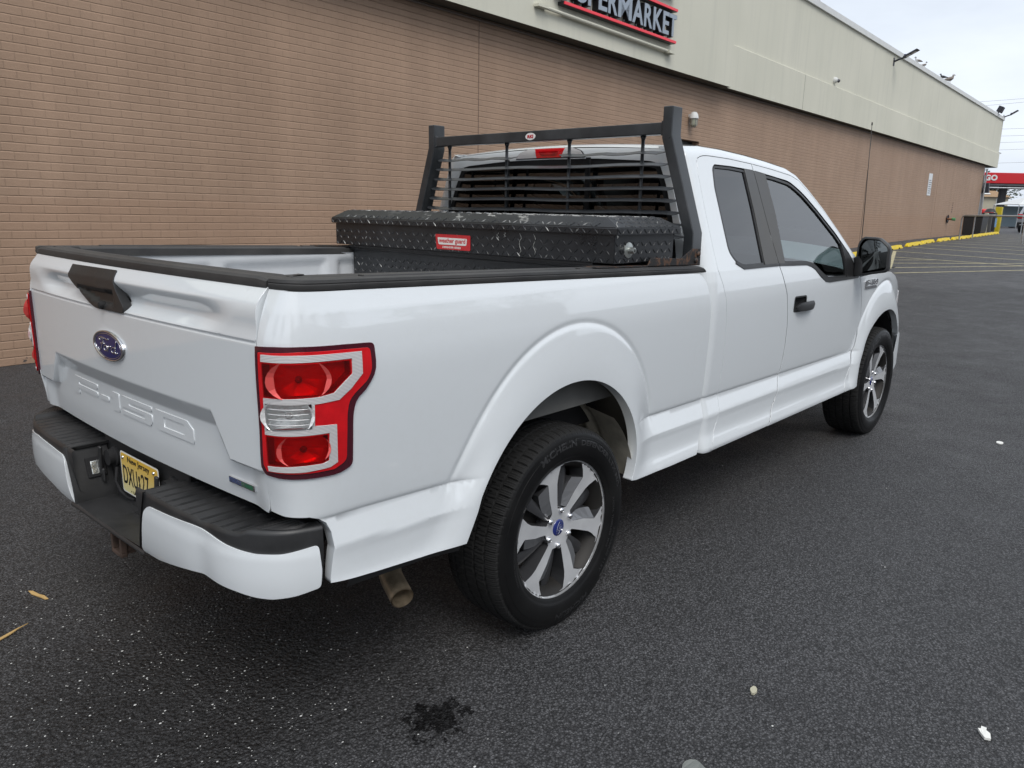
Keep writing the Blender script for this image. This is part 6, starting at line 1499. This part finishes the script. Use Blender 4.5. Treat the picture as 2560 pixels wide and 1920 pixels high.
mb=MB(); mb.tube([(3.765,-.745,1.19),(3.762,-.745,1.24)],[.016,.006],10); mb.tube([(3.762,-.745,1.23),(3.72,-.747,1.7),(3.665,-.75,2.19)],[.0032,.0026,.0020],6); mb.tube([(3.665,-.75,2.185),(3.664,-.75,2.205)],.005,8); mb.build('antenna',M('antenna_black',(.03,.025,.02),.4),T,smooth=True)
# ================================================================ interior
mb=MB(); mb.bx((1.10,-.84,.62),(3.1,.84,.66)); mb.bx((1.09,-.80,.66),(1.12,.80,1.28)); mb.build('cab_floor',INT,T)
mb=MB(); mb.bx((1.08,-.68,1.835),(2.3,.68,1.85)); mb.build('headliner',M('headliner',(.10,.10,.095),.9),T)
mb=MB(); mb.grid(lambda y,t:(2.80+.28*t+.0,y,1.02+.17*sin(t*1.5)),lin(-.82,.82,12),lin(0,1,6)); mb.add([(2.80,-.82,1.02),(2.80,.82,1.02),(2.85,.82,.66),(2.85,-.82,.66)],[(0,1,2,3)]); mb.build('dashboard',INT,T,fix=False)
for y in (-.40,.40):
    s_=empty('front_seat',parent=T)
    mb=MB(); mb.box((2.15,y,.88),(.52,.52,.16)); mb.build('seat_cushion',SEAT,s_,bevel=.06,segs=4)
    mb=MB(); R=Matrix.Rotation(-.30,3,'Y'); mb.box((1.83,y,1.18),(.15,.50,.62),R,top=.85); mb.build('backrest',SEAT,s_,bevel=.06,segs=4)
    mb=MB(); mb.box((1.70,y,1.56),(.11,.27,.18),R,top=.85); mb.tube([(1.745,y-.06,1.42),(1.72,y-.06,1.52)],.006,6); mb.tube([(1.745,y+.06,1.42),(1.72,y+.06,1.52)],.006,6); mb.build('headrest',SEAT,s_,bevel=.035,segs=4)
mb=MB(); mb.box((1.30,0,1.10),(.14,1.35,.50),Matrix.Rotation(-.2,3,'Y')); mb.box((1.45,0,.86),(.45,1.35,.14)); mb.build('rear_bench',SEAT,T,bevel=.05,segs=3)
mb=MB(); R=Matrix.Rotation(-.42,3,'Y'); mb.tube([tuple(Vector((2.68,.40,1.16))+R@Vector((0,.19*cos(a),.19*sin(a)))) for a in lin(0,2*pi,33)[:-1]],.016,8,closed=True); mb.tube([(2.69,.22,1.16),(2.69,.58,1.16)],.012,6); mb.lathe([(0,-.03),(.07,-.02),(.07,.02)],lambda r,w,a:tuple(Vector((2.70,.40,1.16))+R@Vector((w,r*cos(a),r*sin(a)))),16); mb.build('steering_wheel',INT,T,smooth=True)
# ================================================================ headache rack
RK=tag(empty('headache_rack',(0,0,0)),'black steel window guard rack with louvres standing on the bed rails behind the cab','truck rack')
RB=worn_black('rack_satin_black',(.020,.023,.026),.33,(.055,.058,.062),3.5)
LVM=worn_black('louvre_sky_grey',(.036,.040,.045),.34,(.075,.08,.086),3.0)  # rack black made paler: sky reflection on the louvres put into the colour
def qpath(pts,w,d):
    """rectangular tube along pts in the y-z plane: w across y, d along x"""
    v=[];n=len(pts)
    for i,(y,z) in enumerate(pts):
        a=Vector(pts[max(0,i-1)]);b=Vector(pts[min(n-1,i+1)]);t=(b-a).normalized();nn=Vector((-t.y,t.x))
        if 0<i<n-1:
            t1=(Vector(pts[i])-a).normalized(); k=1/max(.6,nn.dot(Vector((-t1.y,t1.x))))
        else: k=1
        for s_,x in ((-1,0),(1,0),(1,d),(-1,d)): v.append((.925+x,y+nn.x*w/2*s_*k,z+nn.y*w/2*s_*k))
    f=[(4*i+j,4*(i+1)+j,4*(i+1)+(j+1)%4,4*i+(j+1)%4) for i in range(n-1) for j in range(4)]+[(0,1,2,3),(4*n-1,4*n-2,4*n-3,4*n-4)]
    return v,f
for s in (1,-1):
    mb=MB(); v,f=qpath([(s*.765,2.028),(s*.765,1.900),(s*.905,1.480),(s*.905,1.352)],.050,.082); mb.add(v,f); mb.build('upright_post',RB,RK,bevel=.005)
mb=MB(); mb.bx((.932,-.742,1.911),(.985,.742,1.962)); mb.bx((.93,-.745,1.905),(.945,-.73,1.968)); mb.bx((.93,.73,1.905),(.945,.745,1.968)); br=mb.build('top_bar',RB,RK,bevel=.004)
mb=MB(); mb.prism([(.030+.033*cos(a),1.9345+.0175*sin(a)) for a in lin(0,2*pi,33)[:-1]],lambda u,v,w:(.9315-.0015*w,u,v),0,1); bb=mb.build('oval_sticker',M('sticker_white',(.78,.76,.74),.4),br)
text('sticker_lettering','RKI',lambda u,v,w:(.9292-.0003*w,.049-.038*u,1.926+.016*v),M('sticker_red',(.5,.01,.02),.4),bb,bold=.05)
for y in (.662,.227,-.190,-.615):
    mb=MB(); mb.tube([(.972,y,1.912),(.972,y,1.40)],.0085,10); mb.tube([(.972,y,1.912),(.972,y,1.895)],[.015,.009],10); mb.build('louvre_rod',RB,RK,smooth=True)
def louvre(y0,y1,z,e0=True,e1=True):
    # thin angled slat, rear edge lower, pointed ends
    mb=MB(); w=.040; a=radians(20); v=[]
    ys=[y0,y0+.05*(1 if y1>y0 else -1)]+lin(y0+.1*(1 if y1>y0 else -1),y1-.1*(1 if y1>y0 else -1),8)+[y1-.05*(1 if y1>y0 else -1),y1]
    for i,y in enumerate(ys):
        k=1.0
        if i==0 and e0: k=.12
        if i==len(ys)-1 and e1: k=.12
        sag=.003*sin(i*1.7)
        for t in (0,1):
            for h in (0,.003): v.append((.962+w*t*cos(a)*1.0-(1-t)*w*(k-1)*cos(a)-w*.55,y,z+sag+(t-1)*0+sin(a)*w*(t*1.0+(1-t)*(1-k))-.012+h))
    f=[]
    for i in range(len(ys)-1):
        b=4*i; f+=[(b,b+4,b+6,b+2),(b+1,b+3,b+7,b+5),(b,b+1,b+5,b+4),(b+2,b+6,b+7,b+3)]
    f+=[(0,2,3,1),(len(v)-4,len(v)-3,len(v)-1,len(v)-2)]
    mb.add(v,f); return mb.build('louvre',LVM,RK)
for z,yo in ((1.788,.787),(1.735,.806),(1.682,.824),(1.629,.842),(1.575,.860),(1.522,.872),(1.469,.88)): louvre(yo,-yo,z)
louvre(.768,.155,1.838); louvre(-.125,-.760,1.840)
# foot brackets: rusty angle iron
RBR=M('flaking_rusty_black',(.03,.026,.024),.6,noise=(25,.5))
def rusty_black():
    m,nt,b=newmat('rusty_black_bracket'); q=NT(m); ob=q.n('TexCoord').outputs['Object']
    n=q.n('TexNoise',{0:ob,'Scale':28.0,'Detail':7,'Roughness':.7}).outputs[0]
    q.link(q.mix(q.ramp(n,.50,.60),(.014,.013,.013),(.11,.055,.030)),b.inputs['Base Color']); b.inputs['Roughness'].default_value=.6
    q.link(q.n('Bump',{'Strength':.5,'Distance':.001,'Height':n}).outputs[0],b.inputs['Normal']); return m
RBK=rusty_black()
for s in (1,-1):
    mb=MB(); 
    def zt(x): return railz(x)+.030
    mb.prism([(.560,0),(.585,.036),(.83,.030),(.925,.072),(1.000,.072),(1.000,.0)],lambda u,v,w:(u,-s*(.932-.006*w),zt(u)+.001+v),0,1)
    mb.add([(x,-s*y,zt(x)+h) for x in (.205,1.0) for y,h in ((.932,0),(.932,.005),(.86,.005),(.86,0))],[(0,1,5,4),(1,2,6,5),(2,3,7,6),(3,0,4,7),(0,3,2,1),(4,5,6,7)])
    fb_=mb.build('foot_bracket',RBK,RK,bevel=.0015)
    for x,h in ((.975,.050),(.955,.022)):
        mb=MB(); mb.lathe([(.012,0),(.012,.006),(.007,.010),(0,.011)],lambda r,w,a,x=x,h=h:(x+r*cos(a),-s*(.932+w),zt(x)+h+r*sin(a)),12); mb.build('bolt',RBK,fb_,smooth=True)
# ================================================================ crossover tool box
TB=tag(empty('tool_box',(0,0,0)),'black diamond plate crossover tool box with red maker plate lying across the bed','tool box')
def tb_mat():
    m,nt,b=newmat('scratched_black_plate'); q=NT(m); ob=q.n('TexCoord').outputs['Object']
    n=q.n('TexNoise',{0:ob,'Scale':3.2,'Detail':7,'Roughness':.65}).outputs[0]
    f=q.n('TexNoise',{0:ob,'Scale':70.0,'Detail':6,'Roughness':.75}).outputs[0]
    g=q.n('TexNoise',{0:q.n('VectorMath',{0:ob,1:(30,8,30)},operation='MULTIPLY').outputs[0],'Scale':1.0,'Detail':6,'Roughness':.7}).outputs[0]
    col=q.mix(q.ramp(n,.35,.7),(.012,.013,.015),(.030,.032,.035))
    s=q.n('SeparateXYZ',{0:ob})
    # bare metal where gear has been dragged over the middle of the lid edge
    near=q.math('MULTIPLY',q.ramp(s.outputs[2],1.515,1.545),q.math('MULTIPLY',q.ramp(s.outputs[1],-.86,-.55,.25,1),q.ramp(s.outputs[1],-.05,.35,1,.12)))
    sc=q.math('MULTIPLY',q.ramp(g,.58,.63),q.math('ADD',near,.0))
    few=q.math('MULTIPLY',q.ramp(f,.66,.70),q.ramp(n,.45,.6))
    k=q.math('MAXIMUM',q.math('MULTIPLY',sc,.7),q.math('MULTIPLY',few,.30))
    q.link(q.mix(k,col,(.50,.50,.47)),b.inputs['Base Color']); q.link(q.ramp(n,.3,.7,.24,.38),b.inputs['Roughness'])
    q.link(q.n('Bump',{'Strength':.2,'Distance':.0008,'Height':f}).outputs[0],b.inputs['Normal']); return m
TBM=tb_mat(); TIP=M('worn_plate_tip',(.30,.30,.29),.4,.4)
rt_=random.Random(3)
TIPS=[[],[]]
def diamonds(P0,U,V,lu,lv,pitch=.031,margin=.012,clip=None,scr=0.05):
    """raised bars on the plate P0+u*U+v*V; returns geometry lists"""
    P0=Vector(P0);U=Vector(U).normalized();V=Vector(V).normalized();Nn=U.cross(V).normalized()
    vs=[[],[]];fs=[[],[]]
    nu=int((lu-2*margin)/pitch);nv=int((lv-2*margin)/pitch)
    for i in range(nu+1):
        for j in range(nv+1):
            u=margin+(i+.0)*pitch+(.0);v=margin+j*pitch
            if u>lu-margin or v>lv-margin: continue
            if clip and not clip(u,v): continue
            a=radians(45) if (i+j)%2 else radians(-45)
            d=U*cos(a)+V*sin(a); e=-U*sin(a)+V*cos(a); L_=.0135; w=.0034; h=.0026
            c=P0+U*u+V*v; k=1 if rt_.random()<(scr(u,v) if callable(scr) else scr) else 0
            b=len(vs[k]); vs[k]+=[c-d*L_,c+e*w,c+d*L_,c-e*w,c+Nn*h-d*L_*.55,c+Nn*h+d*L_*.55]
            fs[k]+=[(b,b+3,b+4),(b+3,b+2,b+5,b+4),(b+2,b+1,b+5),(b+1,b,b+4,b+5)]
    return vs,fs
def plate(mb,parent,P0,U,V,lu,lv,**k):
    vs,fs=diamonds(P0,U,V,lu,lv,**k)
    for q in (0,1):
        if vs[q]: mb[q].add(vs[q],fs[q])
def platebox(name,mb,parent,w,b0,b1):
    bm=bmesh.new(); vs=[bm.verts.new(v) for v in mb.v]
    for f in mb.f: bm.faces.new([vs[i] for i in f])
    bmesh.ops.recalc_face_normals(bm,faces=bm.faces)
    bmesh.ops.bevel(bm,geom=list(bm.edges),offset=w,segments=2,affect='EDGES')
    for k,b in ((0,b0),(1,b1)):
        vs=[bm.verts.new(v) for v in b.v]
        for f in b.f: q=bm.faces.new([vs[i] for i in f]); q.material_index=k
    me=bpy.data.meshes.new(name); bm.to_mesh(me); bm.free(); me.materials.append(TBM); me.materials.append(TIP)
    return link(bpy.data.objects.new(name,me),parent)
XF,XB=.355,.800; YB_=.905; ZB=1.372
# upper tray body sitting on the rails
mb=MB(); mb.bx((XF,-YB_,ZB+.001),(XB,YB_,1.483)); mbox=mb; tbody=None
b0,b1=MB(),MB()
plate((b0,b1),tbody,(XF-.0002,YB_,ZB+.001),(0,-1,0),(0,0,1),2*YB_,.110,scr=.06)
plate((b0,b1),tbody,(XF,-YB_-.0002,ZB+.001),(1,0,0),(0,0,1),XB-XF,.110,scr=.03)
platebox('box_body',mbox,TB,.002,b0,b1)
# lower bin between the bed walls, with a stepped front
mb=MB(); mb.add([(x,s*y,z) for s in (-1,1) for x,y,z in ((XF+.012,.798,1.371),(XF+.012,.798,1.352),(XF+.030,.798,1.345),(XF+.040,.798,.95),(XB-.02,.798,.95),(XB-.02,.798,1.371))],
   [(i,(i+1)%6,6+(i+1)%6,6+i) for i in range(6)]+[tuple(range(5,-1,-1)),tuple(range(6,12))]); mbox=mb; lb=None
b0,b1=MB(),MB(); plate((b0,b1),lb,(XF+.0295,.798,1.345-.36),(0,-1,0),(0,0,1),1.596,.36,scr=.07)
for m_ in (b0,b1): m_.v=[(x+.0102*(1.345-z)/.395,y,z) for x,y,z in m_.v]
platebox('lower_bin',mbox,TB,.002,b0,b1)
mb=MB(); mb.bx((XF+.003,-.80,1.362),(XF+.014,.80,1.3715)); mb.build('tray_lip',UNDER,TB)
# lid with chamfered top edges
LX0,LX1,LY=.340,.826,.925; z0,z1,z2=1.484,1.512,1.552; IN=.042
mb=MB(); c8=lambda x0,x1,y,z:[(x0,-y,z),(x1,-y,z),(x1,y,z),(x0,y,z)]
v=c8(LX0,LX1,LY,z0)+c8(LX0,LX1,LY,z1)+c8(LX0+IN,LX1-IN,LY-IN*2.0,z2)
mb.add(v,[(3,2,1,0)]+[(i,(i+1)%4,4+(i+1)%4,4+i) for i in range(4)]+[(4+i,4+(i+1)%4,8+(i+1)%4,8+i) for i in range(4)]+[(8,9,10,11)])
mbox=mb; lid=None
b0,b1=MB(),MB()
sl=math.hypot(IN,z2-z1)
scr_l=lambda u,v:.10+.55*math.exp(-((u-1.25)/.45)**2)
plate((b0,b1),lid,(LX0-.0002,LY,z0),(0,-1,0),(0,0,1),2*LY,z1-z0,scr=.12,margin=.014)
plate((b0,b1),lid,(LX0,LY-.03,z1+.0002),(0,-1,0),(IN,0,z2-z1),2*LY-.06,sl,scr=scr_l,margin=.014,clip=lambda u,v:.05+.06*v/sl<u<2*LY-.11)
plate((b0,b1),lid,(LX0,-LY-.0002,z0),(1,0,0),(0,0,1),LX1-LX0,z1-z0,scr=.03,margin=.014)
plate((b0,b1),lid,(LX0+.03,-LY,z1+.0002),(1,0,0),(0,2*IN,z2-z1),LX1-LX0-.06,math.hypot(2*IN,z2-z1),scr=.03,margin=.014,clip=lambda u,v:.02<u<LX1-LX0-.08)
plate((b0,b1),lid,(LX0+IN,LY-2*IN,z2+.0002),(0,-1,0),(1,0,0),2*LY-4*IN,LX1-LX0-2*IN,scr=scr_l)
platebox('lid',mbox,TB,.0035,b0,b1)
SCR=M('bare_scratch',(.55,.55,.52),.45,.3)
mb=MB(); rs_=random.Random(9)
def scratch(pts,r=.0012): mb.tube(pts,r,4)
for y0,h in ((-.42,.085),(-.50,.085),(-.29,.03),(-.33,.02)):
    pts=[];
    for i in range(9): pts.append((XF-.0012,y0+.006*sin(i*1.3+y0*9)+.004*rs_.random(),1.474-h*i/8))
    scratch(pts,.0009)
pts=[(LX0+.012,-LY+.010+.006*sin(i*1.5),1.535-.008*i) for i in range(9)]; scratch(pts,.0014)
mb.build('deep_scratch',SCR,TB,smooth=True)
# maker plate
REDP=M('plate_red',(.55,.025,.03),.4); CRM=M('plate_cream',(.75,.72,.68),.4)
mb=MB(); mb.prism(fillet([(.114,1.453),(-.118,1.453),(-.118,1.384),(.104,1.384)],.006,3),lambda u,v,w:(XF-.0005-.0022*w,u,v),0,1); mp_=mb.build('maker_plate',REDP,TB)
mb=MB(); mb.prism(fillet([(.098,1.4385),(-.098,1.4375),(-.094,1.406),(.090,1.406)],.006,3),lambda u,v,w:(XF-.0028-.0010*w,u,v),0,1); mb.build('plate_field',CRM,mp_)
text('plate_lettering','weather guard',lambda u,v,w:(XF-.0042-.0003*w,.088-.176*u,1.4085+.027*v),REDP,mp_,bold=.02); text('plate_small_lettering','DEFENDER SERIES',lambda u,v,w:(XF-.0032-.0003*w,.064-.122*u,1.390+.009*v),CRM,mp_,bold=.02)
# lock
ZN=M('zinc_lock',(.50,.52,.50),.35,.85)
mb=MB(); cx_,cz_=.452,1.424
mb.lathe([(.031,0),(.031,.003),(.020,.005),(.013,.006),(.013,.016),(.011,.030),(.0,.031)],lambda r,w,a:(cx_+r*cos(a),-YB_-w,cz_+r*sin(a)),24); lk=mb.build('push_lock',ZN,TB,auto=40)
mb=MB(); mb.bx((cx_-.002,-YB_-.033,cz_-.006),(cx_+.002,-YB_-.0305,cz_+.006)); mb.build('key_slot',UNDER,lk)
for s in (1,-1):
    mb=MB(); mb.bx((.20,s*.80,railz(.2)+.0295),(.86,s*.95,railz(.2)+.0305)) if False else mb.add([(x,s*y,railz(x)+.0300+h) for x in (.34,.82) for y,h in ((.80,0),(.80,.0035),(.93,.0035),(.93,0))],[(0,1,5,4),(1,2,6,5),(2,3,7,6),(3,0,4,7),(0,3,2,1),(4,5,6,7)]); mb.build('rail_gasket',UNDER,TB)
